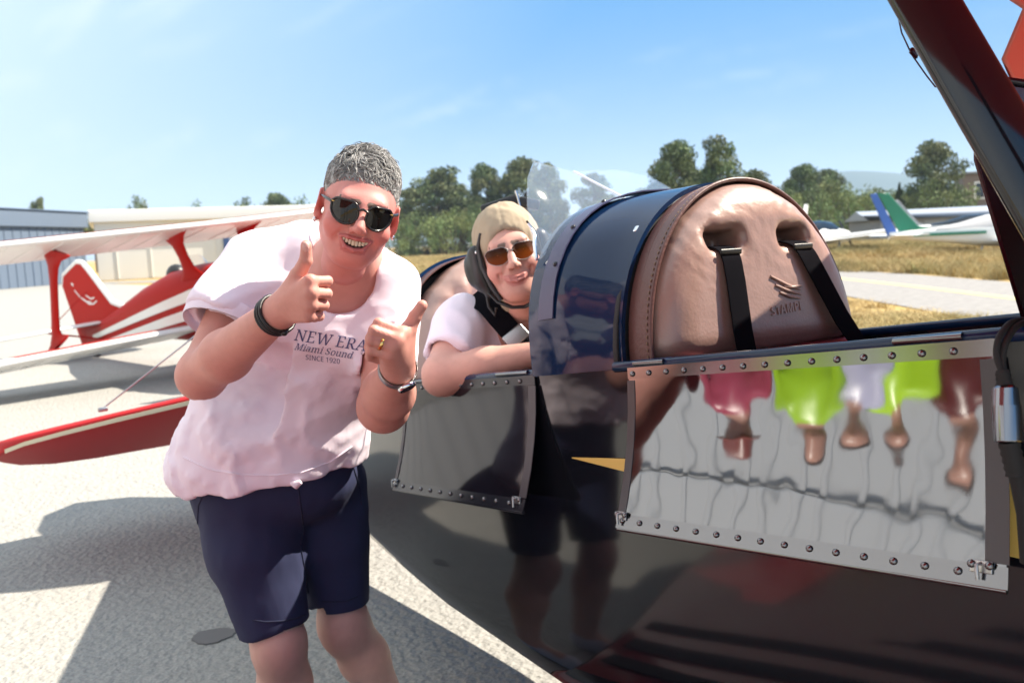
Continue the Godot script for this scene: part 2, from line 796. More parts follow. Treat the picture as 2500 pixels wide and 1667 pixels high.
	m = paint(0.006, 0.006, 0.009, 0.9, 0.0, 0.12)
	relief(m, bump_tex(256, 0.3, 45, 3.0), 0.5, 9.0)
	M.webbing = m
	m = StandardMaterial3D.new()
	m.transparency = BaseMaterial3D.TRANSPARENCY_ALPHA
	m.albedo_color = Color(0.86, 0.92, 1.0, 0.07)
	m.roughness = 0.03
	m.metallic_specular = 0.6
	M.glass = m
	m = StandardMaterial3D.new()
	m.transparency = BaseMaterial3D.TRANSPARENCY_ALPHA
	m.albedo_color = Color(0.95, 0.97, 1.0, 0.6)
	m.roughness = 0.1
	M.pane_edge = m
	M.blue_frame = paint(0.045, 0.045, 0.11, 0.4)
	# people
	m = paint(1, 1, 1, 0.54)
	m.vertex_color_use_as_albedo = true
	m.albedo_color = Color.WHITE
	m.subsurf_scatter_enabled = true
	m.subsurf_scatter_strength = 0.06
	relief(m, bump_tex(512, 0.14, 46, 3.0), 0.17, 6.0)
	M.skin = m
	m = paint(0.84, 0.745, 0.845, 0.92)  # white cloth, with the purple cast of shade put into its colour
	relief(m, bump_tex(512, 0.4, 47, 2.0), 0.25, 8.0)
	m.rim_enabled = true
	m.rim = 0.1
	M.shade_tinted_cotton = m
	m = paint(0.018, 0.024, 0.072, 0.85)
	relief(m, bump_tex(512, 0.4, 48, 2.5), 0.3, 8.0)
	M.navy = m
	m = paint(1, 1, 1, 0.55)
	m.vertex_color_use_as_albedo = true
	m.albedo_color = Color.WHITE
	M.hair = m
	M.tooth = paint(0.74, 0.67, 0.52, 0.3)
	M.navy_seam = paint(0.014, 0.018, 0.05, 0.9)
	M.lens_dark = paint(0.010, 0.009, 0.008, 0.05, 0.0, 0.45)
	M.frame_black = paint(0.012, 0.011, 0.011, 0.2)
	m = StandardMaterial3D.new()
	m.transparency = BaseMaterial3D.TRANSPARENCY_ALPHA
	m.vertex_color_use_as_albedo = true
	m.albedo_color = Color(1, 1, 1, 0.93)
	m.roughness = 0.08
	m.metallic_specular = 0.12
	M.lens_amber = m
	m = paint(0.36, 0.285, 0.20, 0.85)
	relief(m, bump_tex(512, 0.4, 49, 2.0), 0.3, 8.0)
	M.canvas = m
	M.black_leather = paint(0.012, 0.012, 0.014, 0.38)
	M.gold = paint(0.8, 0.55, 0.2, 0.25, 1.0)
	M.print_ink = paint(0.085, 0.085, 0.20, 0.85)
	M.watch_face = paint(0.06, 0.05, 0.07, 0.12)
	M.white_shoe = paint(0.55, 0.57, 0.68, 0.6)
	M.rubber = paint(0.015, 0.015, 0.016, 0.8)
	# things further off
	M.white_paint = paint(0.80, 0.79, 0.77, 0.25)
	M.grey_paint = paint(0.30, 0.32, 0.35, 0.4)
	M.window_dark = paint(0.015, 0.018, 0.022, 0.08)
	M.blue_wall = paint(0.10, 0.135, 0.19, 0.7)
	M.blue_wall_dark = paint(0.07, 0.105, 0.165, 0.7)
	M.white_wall = paint(0.72, 0.71, 0.67, 0.8)
	M.blue_steel = paint(0.03, 0.07, 0.20, 0.5)
	M.bark = paint(0.10, 0.07, 0.05, 0.95)
	M.red_dope = paint(0.42, 0.018, 0.022, 0.6, 0.0, 0.3)
	M.red_bright = paint(0.40, 0.012, 0.008, 0.35, 0.0, 0.12)
	M.fin_green = paint(0.02, 0.20, 0.12, 0.35)
	M.fin_blue = paint(0.05, 0.14, 0.48, 0.35)
	M.cover_grey = paint(0.42, 0.42, 0.44, 0.8)
	M.shed_wall = paint(0.22, 0.23, 0.25, 0.7)
	M.shed_roof = paint(0.30, 0.34, 0.42, 0.5)
	M.brown_wall = paint(0.20, 0.15, 0.12, 0.9)
	M.wall_grey = paint(0.50, 0.51, 0.53, 0.6)
	m = paint(1, 1, 1, 0.8)
	m.vertex_color_use_as_albedo = true
	m.albedo_color = Color.WHITE
	m.backlight_enabled = true
	m.backlight = Color(0.16, 0.22, 0.06)
	M.leaves = m
	m = paint(1, 1, 1, 0.3)
	m.vertex_color_use_as_albedo = true
	m.albedo_color = Color.WHITE
	M.coloured = m

# ------------------------------------------------------------------ ground
func setting():
	var g := Geo.new()
	var rows := []
	for j in 41:
		var row := PackedVector3Array()
		for i in 41:
			row.append(Vector3(-1500 + 75.0 * i, -0.012, -2600 + 75.0 * j))
		rows.append(row)
	g.sheet(rows)
	struct("field_ground", g, M.field)
	# concrete apron: everything up to the grass edge
	g = Geo.new()
	var poly := PackedVector2Array([Vector2(-70, -64), Vector2(-34, -60), Vector2(-24, -52), Vector2(-9, -34), Vector2(-3.5, -20), Vector2(0.5, -12), Vector2(3.6, -6), Vector2(5.2, 2), Vector2(6, 16), Vector2(-70, 16)])
	var from := 0
	var tr := Geometry2D.triangulate_polygon(poly)
	for p in poly:
		g.add(Vector3(p.x, 0.0, p.y))
	for i in range(0, tr.size(), 3):
		g.tri(tr[i], tr[i + 1], tr[i + 2])
	if (g.v[g.ix[2]] - g.v[g.ix[0]]).cross(g.v[g.ix[1]] - g.v[g.ix[0]]).y < 0:
		g.flip(from)
	struct("apron_ground", g, M.concrete)
	# taxiway bending away to the left behind the aircraft
	var mid := [Vector2(8.6, 12), Vector2(8.7, 0), Vector2(8.8, -14), Vector2(8.9, -24), Vector2(7.6, -33), Vector2(3.0, -40), Vector2(-6, -45.5), Vector2(-30, -56)]
	var curve := Curve2D.new()
	for i in mid.size():
		var t: Vector2 = (mid[mini(i + 1, mid.size() - 1)] - mid[maxi(i - 1, 0)]) * 0.2
		curve.add_point(mid[i], -t, t)
	var pts := curve.get_baked_points()
	var ribbon := func(off0: float, off1: float, y: float) -> Geo:
		var rr := [PackedVector3Array(), PackedVector3Array()]
		for i in pts.size():
			var t: Vector2 = (pts[mini(i + 1, pts.size() - 1)] - pts[maxi(i - 1, 0)]).normalized()
			var nrm := Vector2(-t.y, t.x)
			var a := pts[i] + nrm * off0
			var b := pts[i] + nrm * off1
			rr[0].append(Vector3(a.x, y, a.y))
			rr[1].append(Vector3(b.x, y, b.y))
		var q := Geo.new()
		q.sheet(rr)
		if (q.v[q.ix[2]] - q.v[q.ix[0]]).cross(q.v[q.ix[1]] - q.v[q.ix[0]]).y < 0:
			q.flip(0)
		return q
	struct("taxiway_road", ribbon.call(-2.15, 2.15, 0.004), M.taxiway)
	struct("taxiway_line_marking", ribbon.call(-0.14, 0.14, 0.008), M.line_yellow)
	# distant wooded hills
	g = Geo.new()
	rows = []
	var nz := FastNoiseLite.new()
	nz.seed = 3
	nz.frequency = 0.004
	for j in 9:
		var row := PackedVector3Array()
		for i in 61:
			var x := -300.0 + i * 40.0
			var h := 74.0 * exp(-pow((x - 590.0) / 170.0, 2.0)) + 50.0 * exp(-pow((x - 980.0) / 260.0, 2.0)) + 16.0 + nz.get_noise_1d(x) * 12.0
			var t := j / 8.0
			row.append(Vector3(x, -1.0 + h * sin(t * PI) + nz.get_noise_2d(x * 2.0, t * 300.0) * 3.0 * sin(t * PI), -1250.0 - 700.0 * t))
		rows.append(row)
	g.sheet(rows)
	if (g.v[g.ix[2]] - g.v[g.ix[0]]).cross(g.v[g.ix[1]] - g.v[g.ix[0]]).y < 0:
		g.flip(0)
	struct("hills", g, M.hill)
	# dark oily patch on the concrete
	g = Geo.new()
	var rng := RandomNumberGenerator.new()
	rng.seed = 8
	var out := PackedVector2Array()
	for i in 36:
		var a := TAU * i / 36.0
		var r := 1.0 + 0.07 * sin(a * 3 + 1) + 0.03 * sin(a * 7) + rng.randf_range(-0.06, 0.06)
		out.append(Vector2(cos(a) * 0.078 * r, sin(a) * 0.062 * r))
	g.plate(out, 0.004, Transform3D(Basis(Vector3.UP, 0.35) * Basis(Vector3.RIGHT, -PI / 2), Vector3(-1.1499, 0.0000, -3.1346) + Vector3(0, 0.004, 0)))
	struct("ground_stain", g, M.stain)

# ------------------------------------------------------------------ the big dark biplane (own axes: x to starboard, y up, z to the tail)
const DECK_N := 2.6
func deck_ring(w: float, h: float, z: float, n := 33, y0 := 0.0, round_ := DECK_N) -> PackedVector3Array:
	var ring := PackedVector3Array()
	for i in n:
		var a := PI * i / (n - 1)
		var ca := cos(a)
		var sa := sin(a)
		ring.append(Vector3(signf(ca) * w * pow(absf(ca), 2.0 / round_), y0 + h * pow(absf(sa), 2.0 / round_), z))
	return ring

func body_half(z: float) -> float:
	if z < 0.0:
		return 0.345 - 0.05 * clampf(-z / 0.74, 0.0, 1.0)
	if z < 1.0:
		return 0.345
	return lerpf(0.345, 0.035, pow(clampf((z - 1.0) / 2.75, 0, 1), 1.15))

func body_bottom(z: float) -> float:
	if z < 0.3:
		return -0.80
	return -0.80 + 0.16 * (z - 0.3)

func body_ring(z: float) -> PackedVector3Array:
	var w := body_half(z)
	var b := body_bottom(z)
	var half := [Vector2(w, 0.0), Vector2(w, b * 0.25), Vector2(w, b * 0.5), Vector2(w * 0.995, b * 0.72), Vector2(w * 0.97, b * 0.86), Vector2(w * 0.91, b * 0.945), Vector2(w * 0.80, b * 0.985), Vector2(w * 0.6, b), Vector2(w * 0.3, b * 1.005)]
	var ring := PackedVector3Array()
	for p in half:
		ring.append(Vector3(p.x, p.y, z))
	ring.append(Vector3(0, b * 1.006, z))
	for i in range(half.size() - 1, -1, -1):
		ring.append(Vector3(-half[i].x, half[i].y, z))
	return ring

# wing from stations [x, y, leading z, trailing z, thickness]
func wing_geo(st: Array, n := 14) -> Geo:
	var rings := []
	for s in st:
		var ring := PackedVector3Array()
		var c: float = s[3] - s[2]
		for i in 2 * n:
			var a := TAU * i / (2 * n)
			var u := 0.5 - 0.5 * cos(a)
			var t: float = s[4] * (2.6 * sqrt(u) * (1.0 - u) * 0.62 + 0.09 * (1.0 - u))
			ring.append(Vector3(s[0], s[1] + (t if a < PI else -t * 0.35) + s[4] * 0.12 * sin(u * PI), s[2] + c * u))
		rings.append(ring)
	var g := Geo.new()
	g.loft(rings)
	return g

# the open doors hang off the sill, curved like the deck they close, and a little twisted
func door_point(u: float, z: float) -> Vector3:
	var t := clampf(-z / 0.7, 0.0, 1.1)
	return Vector3(body_half(z) + 0.002 + 0.02 * u + 0.054 * (1.0 - 0.35 * t) * u * u, -(0.293 + 0.018 * t) * u, z)

func door(called: String, root: Node3D, z0: float, z1: float, sheet_mat: Material, strip_mat: Material, nriv: int):
	var rows := []
	for j in 13:
		var row := PackedVector3Array()
		for i in 9:
			row.append(door_point(j / 12.0, lerpf(z0, z1, i / 8.0)))
		rows.append(row)
	var g := Geo.new()
	g.shell(rows, 0.0035)
	var d := part(called, g, sheet_mat, root)
	# riveted strips along the hinge and the free edge, and the dark end strips
	var strip := func(u0: float, u1: float, a: float, b: float, lift: float) -> Geo:
		var rr := []
		for j in 5:
			var row := PackedVector3Array()
			var u := lerpf(u0, u1, j / 4.0)
			for i in 9:
				var zz := lerpf(a, b, i / 8.0)
				var t := (door_point(u + 0.01, zz) - door_point(u - 0.01, zz)).normalized()
				row.append(door_point(u, zz) + Vector3(-t.y, t.x, 0) * lift)
			rr.append(row)
		var q := Geo.new()
		q.shell(rr, -0.0015 if lift > 0.003 else 0.0015)
		return q
	part("hinge_strip", strip.call(-0.01, 0.065, z0 - 0.002, z1 + 0.002, 0.0045), strip_mat, d)
	part("edge_strip", strip.call(0.925, 1.012, z0 - 0.003, z1 + 0.003, 0.0045), strip_mat, d)
	part("end_strip", strip.call(0.075, 0.92, z1 - 0.016, z1 + 0.004, 0.0045), M.edge_strip, d)
	part("end_strip", strip.call(0.075, 0.915, z0 - 0.004, z0 + 0.026, 0.0045), M.edge_strip, d)
	var rv := Geo.new()
	rv.lathe([Vector2(0.0055, -0.001), Vector2(0.0052, 0.0012), Vector2(0.0036, 0.0028), Vector2(0.0, 0.0034)], Transform3D.IDENTITY, 10)
	var rm := rv.mesh()
	for e in [0.032, 0.965]:
		for i in nriv:
			var z := lerpf(z0 + 0.06, z1 - 0.012, i / float(nriv - 1))
			var p := door_point(e, z)
			var t := (door_point(e + 0.01, z) - door_point(e - 0.01, z)).normalized()
			var nrm := Vector3(-t.y, t.x, 0)
			part("rivet", rm, M.rivet, d, Transform3D(Basis(t, nrm, t.cross(nrm)), p + nrm * 0.006))
	# rolled lip under the free edge
	var lip := Geo.new()
	lip.tube([door_point(1.015, z0), door_point(1.015, z1)], 0.0045, 8)
	part("rolled_lip", lip, strip_mat, d)
	# latch hooks in the two free corners
	for e in [z0 + 0.03, z1 - 0.008]:
		var p := door_point(0.93, e)
		var l := Geo.new()
		l.box(Transform3D(Basis(Vector3.BACK, 0.3), p + Vector3(0.006, 0.0, 0)), Vector3(0.003, 0.016, 0.030), 0.001)
		l.tube([p + Vector3(0.006, 0.004, 0), p + Vector3(0.016, 0.005, 0), p + Vector3(0.017, -0.014, 0)], 0.0026, 8)
		part("latch", l, M.dull_metal, d)
		for s in [-0.012, 0.012]:
			part("screw", rm, M.rivet, d, Transform3D(Basis(Vector3.BACK, -PI / 2 + 0.3), p + Vector3(0.008, 0.003, s)))
	return d

func main_biplane():
	var root := thing("biplane", "glossy black biplane with red wings, open cockpits and fold-down metal doors, nearest aircraft", "biplane")
	root.transform = Transform3D(Basis(Vector3(-0.8468, 0.0000, 0.5319), Vector3(-0.0768, 0.9895, -0.1222), Vector3(-0.5263, -0.1444, -0.8379)), Vector3(0.5216, 1.1405, -1.9008))
	# hull shell, open along the top
	var zs := []
	var z := -2.3
	while z < 3.76:
		zs.append(z)
		z += 0.15
	var rows := []
	for q in zs:
		rows.append(body_ring(q))
	var g := Geo.new()
	g.shell(rows, 0.012)
	var hull := part("fuselage", g, M.black_paint, root)
	# nose and tail caps
	g = Geo.new()
	var rings := []
	for q in [[-2.3, 1.0], [-2.48, 0.9], [-2.58, 0.6], [-2.6, 0.2]]:
		var ring := PackedVector3Array()
		for i in 28:
			var a := TAU * i / 28
			ring.append(Vector3(cos(a) * 0.31 * q[1], -0.25 + sin(a) * 0.53 * q[1], q[0]))
		rings.append(ring)
	g.loft(rings)
	part("nose_cowl", g, M.black_paint, root)
	# rounded decks: nose, between the cockpits, behind the rear cockpit
	g = Geo.new()
	rows = []
	for i in 13:
		var q := lerpf(-2.3, -0.80, i / 12.0)
		rows.append(deck_ring(body_half(q), lerpf(0.27, 0.30, i / 12.0), q))
	g.shell(rows, 0.012)
	part("nose_deck", g, M.deck_paint, root)
	g = Geo.new()
	rows = []
	for i in 9:
		var q := lerpf(0.048, 0.335, i / 8.0)
		rows.append(deck_ring(lerpf(0.314, 0.3465, smoothstep(0.0, 0.8, i / 8.0)), lerpf(0.369, 0.390, i / 8.0), q, 41, 0.0, lerpf(2.05, DECK_N, smoothstep(0.0, 0.8, i / 8.0))))
	g.shell(rows, 0.010)
	part("cockpit_deck", g, M.deck_paint, root)
	g = Geo.new()
	rows = []
	for i in 17:
		var q := lerpf(1.10, 3.6, i / 16.0)
		rows.append(deck_ring(body_half(q) + 0.0015, lerpf(0.375, 0.09, pow(i / 16.0, 0.8)), q))
	g.shell(rows, 0.012)
	part("tail_deck", g, M.deck_paint, root)
	# cockpit floors, bulkheads and instrument panels
	g = Geo.new()
	g.box(Transform3D(Basis(), Vector3(0, -0.56, 0.1)), Vector3(0.5, 0.02, 1.8), 0.004)
	part("cockpit_floor", g, M.dark_inside, root)
	for q in [[0.062, 0.372], [1.115, 0.365], [-0.81, 0.285], [0.34, 0.375]]:
		g = Geo.new()
		var outl := PackedVector2Array()
		if q[0] != 0.34:
			outl.append(Vector2(-0.24, -0.55))
			outl.append(Vector2(0.24, -0.55))
		else:
			outl.append(Vector2(-0.325, -0.05))
			outl.append(Vector2(0.325, -0.05))
		for p in deck_ring(0.332 if q[0] > 0 else 0.28, q[1] - 0.012, 0, 25, 0.0, 2.0 if q[0] < 0.2 else DECK_N):
			outl.append(Vector2(p.x, p.y))
		g.plate(outl, 0.014, Transform3D(Basis(), Vector3(0, 0, q[0])), 0.002)
		part("instrument_panel" if q[0] == 0.34 or q[0] < 0 else "bulkhead", g, M.dark_inside, root)
	# blue-black beads along the cockpit sills
	for s in [-1.0, 1.0]:
		for r in [[-0.80, 0.05], [0.335, 1.11]]:
			g = Geo.new()
			var pp := []
			for i in 9:
				var zz := lerpf(r[0], r[1], i / 8.0)
				pp.append(Vector3(s * (body_half(zz) - 0.004), 0.006, zz))
			g.tube(pp, 0.011, 10)
			part("sill_bead", g, M.deck_paint, root)
	# side wall tubes seen inside the front cockpit
	for s in [-1.0, 1.0]:
		g = Geo.new()
		g.tube([Vector3(s * 0.268, -0.06, -0.8), Vector3(s * 0.315, -0.06, 0.06)], 0.013, 8)
		part("frame_tube", g, M.black_trim, root)
	# yellow flash along the side
	g = Geo.new()
	rows = [PackedVector3Array(), PackedVector3Array()]
	for i in 25:
		var q := lerpf(0.233, -2.2, i / 24.0)
		var t := 0.233 - q
		var w := body_half(q) + 0.0022
		rows[0].append(Vector3(w, -0.182 + 0.008 * minf(t * 3.0, 1.0), q))
		rows[1].append(Vector3(w, -0.184 - 0.125 * t * 0.9, q))
	g.sheet(rows)
	part("yellow_flash", g, M.yellow, root)
	door("front_door", root, -0.705, 0.0, M.mirror, M.strip, 15)
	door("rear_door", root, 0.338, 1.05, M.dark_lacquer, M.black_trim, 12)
	# hinge knuckles standing above the front door
	for r in [[-0.66, -0.56], [-0.10, -0.02], [0.36, 0.50], [0.86, 0.98]]:
		g = Geo.new()
		g.tube([Vector3(body_half(r[0]) + 0.007, 0.010, r[0]), Vector3(body_half(r[1]) + 0.007, 0.010, r[1])], 0.0055, 8)
		part("hinge_knuckle", g, M.strip, root)
	cushion(root)
	rear_cushion(root)
	harness(root)
	rear_windscreen(root)
	# seat below the front cushion
	g = Geo.new()
	g.box(Transform3D(Basis(Vector3.RIGHT, -0.25), Vector3(0, -0.045, -0.03)), Vector3(0.56, 0.10, 0.09), 0.03)
	g.box(Transform3D(Basis(), Vector3(0, -0.30, -0.22)), Vector3(0.54, 0.10, 0.42), 0.04)
	part("front_seat", g, M.leather_red, root)
	# small pale clip plate on the deck beside the cushion
	g = Geo.new()
	var cp := Vector3(0.215, 0.3, 0.085)
	cp.y = 0.3735 * pow(1.0 - pow(cp.x / 0.3185, 2.1), 1.0 / 2.1)
	var cn := Vector3(pow(cp.x / 0.3185, 1.1) / 0.3185, pow(cp.y / 0.3735, 1.1) / 0.3735, 0).normalized()
	var cb := Basis(cn.cross(Vector3.BACK), cn, Vector3.BACK)
	g.box(Transform3D(cb, cp + cn * 0.001), Vector3(0.034, 0.004, 0.030), 0.0015)
	part("clip_plate", g, M.white_paint, root)
	g = Geo.new()
	g.box(Transform3D(cb, cp + cn * 0.005 + Vector3(0, 0, -0.006)), Vector3(0.016, 0.006, 0.012), 0.002)
	part("clip", g, M.chrome, root)
	wings(root)
	tail(root)

func cushion(root: Node3D):
	var f := Field.new()
	f.ell(Vector3(-0.004, 0.0, -0.01), Vector3(0.303, 0.367, 0.36), 0.01)
	f.rbox(Vector3(0, 0.1, -0.265), Vector3(0.8, 0.8, 0.2), 0.0, 0.085, 0, 1)
	f.rbox(Vector3(0, 0.1, 0.244), Vector3(0.8, 0.8, 0.2), 0.0, 0.02, 0, 1)
	f.rbox(Vector3(0, -0.30, 0.0), Vector3(0.8, 0.30, 0.4), 0.0, 0.05, 0, 1)
	for s in [-1.0, 1.0]:
		f.rbox(Vector3(s * 0.103, 0.238, -0.055), Vector3(0.047, 0.020, 0.080), 0.016, 0.026, 0, 1)
		f.ell(Vector3(s * 0.103, 0.205, -0.078), Vector3(0.05, 0.03, 0.010), 0.02, 0, 1)
	var nz := FastNoiseLite.new()
	nz.seed = 21
	nz.frequency = 9.0
	nz.fractal_type = FastNoiseLite.FRACTAL_RIDGED
	nz.fractal_octaves = 3
	var soft := FastNoiseLite.new()
	soft.seed = 4
	soft.frequency = 6.0
	var bump := func(p: Vector3) -> float:
		var r := Vector2(p.x, p.y).length()
		var top := clampf((p.y - 0.20) * 7.0, 0.0, 1.0)
		var b := soft.get_noise_3dv(p) * 0.0012
		# fine creases over the top, radial gathers out of the two slots
		b += maxf(nz.get_noise_3d(p.x * 1.1, p.y * 2.2, p.z), 0.0) * 0.0014 * top
		for s in [-1.0, 1.0]:
			var q := Vector2(p.x - s * 0.105, p.y - 0.232)
			var l := q.length()
			if l < 0.19:
				b += sin(atan2(q.y, q.x) * 9.0 + soft.get_noise_2d(l * 8.0, s) * 4.0) * 0.0008 * (1.0 - l / 0.19) * clampf((l - 0.03) * 20.0, 0.0, 1.0)
		return b
	var g := Geo.new()
	f.mesh_into(g, Vector3(-0.34, -0.02, -0.10), Vector3(0.34, 0.39, 0.06), 0.0055, Transform3D.IDENTITY, func(_p, _t): return Color.WHITE, bump, 0.012)
	var c := part("front_cushion", g, M.leather, root)
	# brown side band with its piping and stitching
	g = Geo.new()
	var rr := []
	for j in 4:
		var row := deck_ring(0.3015 + 0.002 * sin(j * 1.0), 0.3645, lerpf(-0.022, 0.046, j / 3.0), 61, 0.002, 2.02)
		rr.append(row)
	g.shell(rr, 0.004)
	part("side_band", g, M.leather_side, c)
	for q in [[-0.022, 0.0045], [0.020, 0.0020]]:
		g = Geo.new()
		var pp := []
		for p in deck_ring(0.3055, 0.3685, q[0], 61, 0.002, 2.02):
			pp.append(p)
		g.tube(pp, q[1], 6)
		part("piping", g, M.leather_side, c)
	g = Geo.new()
	var ring := deck_ring(0.3075, 0.3705, -0.012, 181, 0.002, 2.02)
	for i in range(0, 180, 2):
		g.tube([ring[i], ring[i + 1]], 0.0012, 5)
	var st := part("stitching", g, M.stitch, c)
	st.set_meta("kind", "stuff")
	# embossed maker's wing and name
	var face := Transform3D(Basis(Vector3.LEFT, Vector3.UP, Vector3.FORWARD), Vector3(-0.045, 0.10, -0.0655))
	face.basis = face.basis * Basis(Vector3.BACK, 0.06)
	g = Geo.new()
	for q in [[-0.035, 0.055, 0.05, 0.016], [-0.025, 0.035, 0.05, 0.006], [-0.015, 0.018, 0.045, -0.002], [0.0, 0.030, 0.056, 0.024]]:
		g.tube([face * Vector3(q[0], q[1], 0), face * Vector3(lerpf(q[0], q[2], 0.5), lerpf(q[1], q[3], 0.5) - 0.003, 0.001), face * Vector3(q[2], q[3], 0)], [0.0035, 0.0042, 0.0022], 8)
	part("embossed_wing", g, M.leather, c)
	var tm := TextMesh.new()
	tm.text = "STAMPE"
	var sf := SystemFont.new()
	sf.font_names = PackedStringArray(["Droid Sans"])
	sf.font_weight = 700
	tm.font = sf
	tm.font_size = 32
	tm.pixel_size = 0.00085
	tm.depth = 0.005
	part("embossed_lettering", tm, M.leather, c, Transform3D(face.basis, face * Vector3(0, -0.018, 0.0)))

func rear_cushion(root: Node3D):
	var f := Field.new()
	f.ell(Vector3(0, -0.005, 1.06), Vector3(0.325, 0.385, 0.34), 0.01)
	f.rbox(Vector3(0, 0.1, 0.78), Vector3(0.8, 0.8, 0.2), 0.0, 0.08, 0, 1)
	f.rbox(Vector3(0, 0.1, 1.31), Vector3(0.8, 0.8, 0.2), 0.0, 0.02, 0, 1)
	f.rbox(Vector3(0, -0.33, 1.0), Vector3(0.8, 0.30, 0.4), 0.0, 0.05, 0, 1)
	for s in [-1.0, 1.0]:
		f.rbox(Vector3(s * 0.125, 0.20, 0.98), Vector3(0.06, 0.022, 0.06), 0.018, 0.06, 0, 1)
	var soft := FastNoiseLite.new()
	soft.seed = 14
	soft.frequency = 7.0
	var bump := func(p: Vector3) -> float:
		var b := soft.get_noise_3dv(p) * 0.006
		for s in [-1.0, 1.0]:
			var q := Vector2(p.x - s * 0.125, p.y - 0.20)
			var l := q.length()
			if l < 0.2:
				b += sin(atan2(q.y, q.x) * 8.0) * 0.004 * (1.0 - l / 0.2)
		return b
	var g := Geo.new()
	f.mesh_into(g, Vector3(-0.35, -0.06, 0.94), Vector3(0.35, 0.40, 1.14), 0.008, Transform3D.IDENTITY, func(_p, _t): return Color.WHITE, bump, 0.012)
	var c := part("rear_cushion", g, M.leather, root)
	g = Geo.new()
	var rr := []
	for j in 4:
		rr.append(deck_ring(0.334, 0.378, lerpf(1.05, 1.112, j / 3.0), 61, -0.004))
	g.shell(rr, 0.004)
	part("side_band", g, M.leather_side, c)

func harness(root: Node3D):
	for q in [[Vector3(0.104, 0.232, 0.01), Vector3(0.104, 0.216, -0.060), Vector3(0.106, 0.15, -0.076), Vector3(0.108, 0.05, -0.080), Vector3(0.110, -0.06, -0.095), Vector3(0.11, -0.2, -0.13)],
			[Vector3(-0.104, 0.235, 0.01), Vector3(-0.116, 0.218, -0.060), Vector3(-0.15, 0.14, -0.078), Vector3(-0.195, 0.05, -0.084), Vector3(-0.228, -0.03, -0.10), Vector3(-0.24, -0.2, -0.13)]]:
		var g := Geo.new()
		var cv := Curve3D.new()
		for i in q.size():
			var t: Vector3 = (q[mini(i + 1, q.size() - 1)] - q[maxi(i - 1, 0)]) * 0.16
			cv.add_point(q[i], -t, t)
		var pts := cv.tessellate(4, 3)
		var rings := []
		for j in pts.size():
			var t := (pts[mini(j + 1, pts.size() - 1)] - pts[maxi(j - 1, 0)]).normalized()
			var nrm := t.cross(Vector3.RIGHT).normalized()
			var side := nrm.cross(t).normalized()
			var hw := 0.0275
			rings.append(PackedVector3Array([pts[j] + side * hw + nrm * 0.0008, pts[j] + side * (hw - 0.002) + nrm * 0.0022, pts[j] - side * (hw - 0.002) + nrm * 0.0022, pts[j] - side * hw + nrm * 0.0008, pts[j] - side * (hw - 0.002) - nrm * 0.0012, pts[j] + side * (hw - 0.002) - nrm * 0.0012]))
		g.loft(rings)
		var s := part("harness_strap", g, M.webbing, root)
		# doubled webbing where the strap leaves its slot
		var e := Geo.new()
		e.box(Transform3D(Basis(Vector3.RIGHT, -0.2), q[1] + Vector3(0, -0.006, -0.010)), Vector3(0.060, 0.012, 0.005), 0.002)
		part("strap_keeper", e, M.black_leather, s)

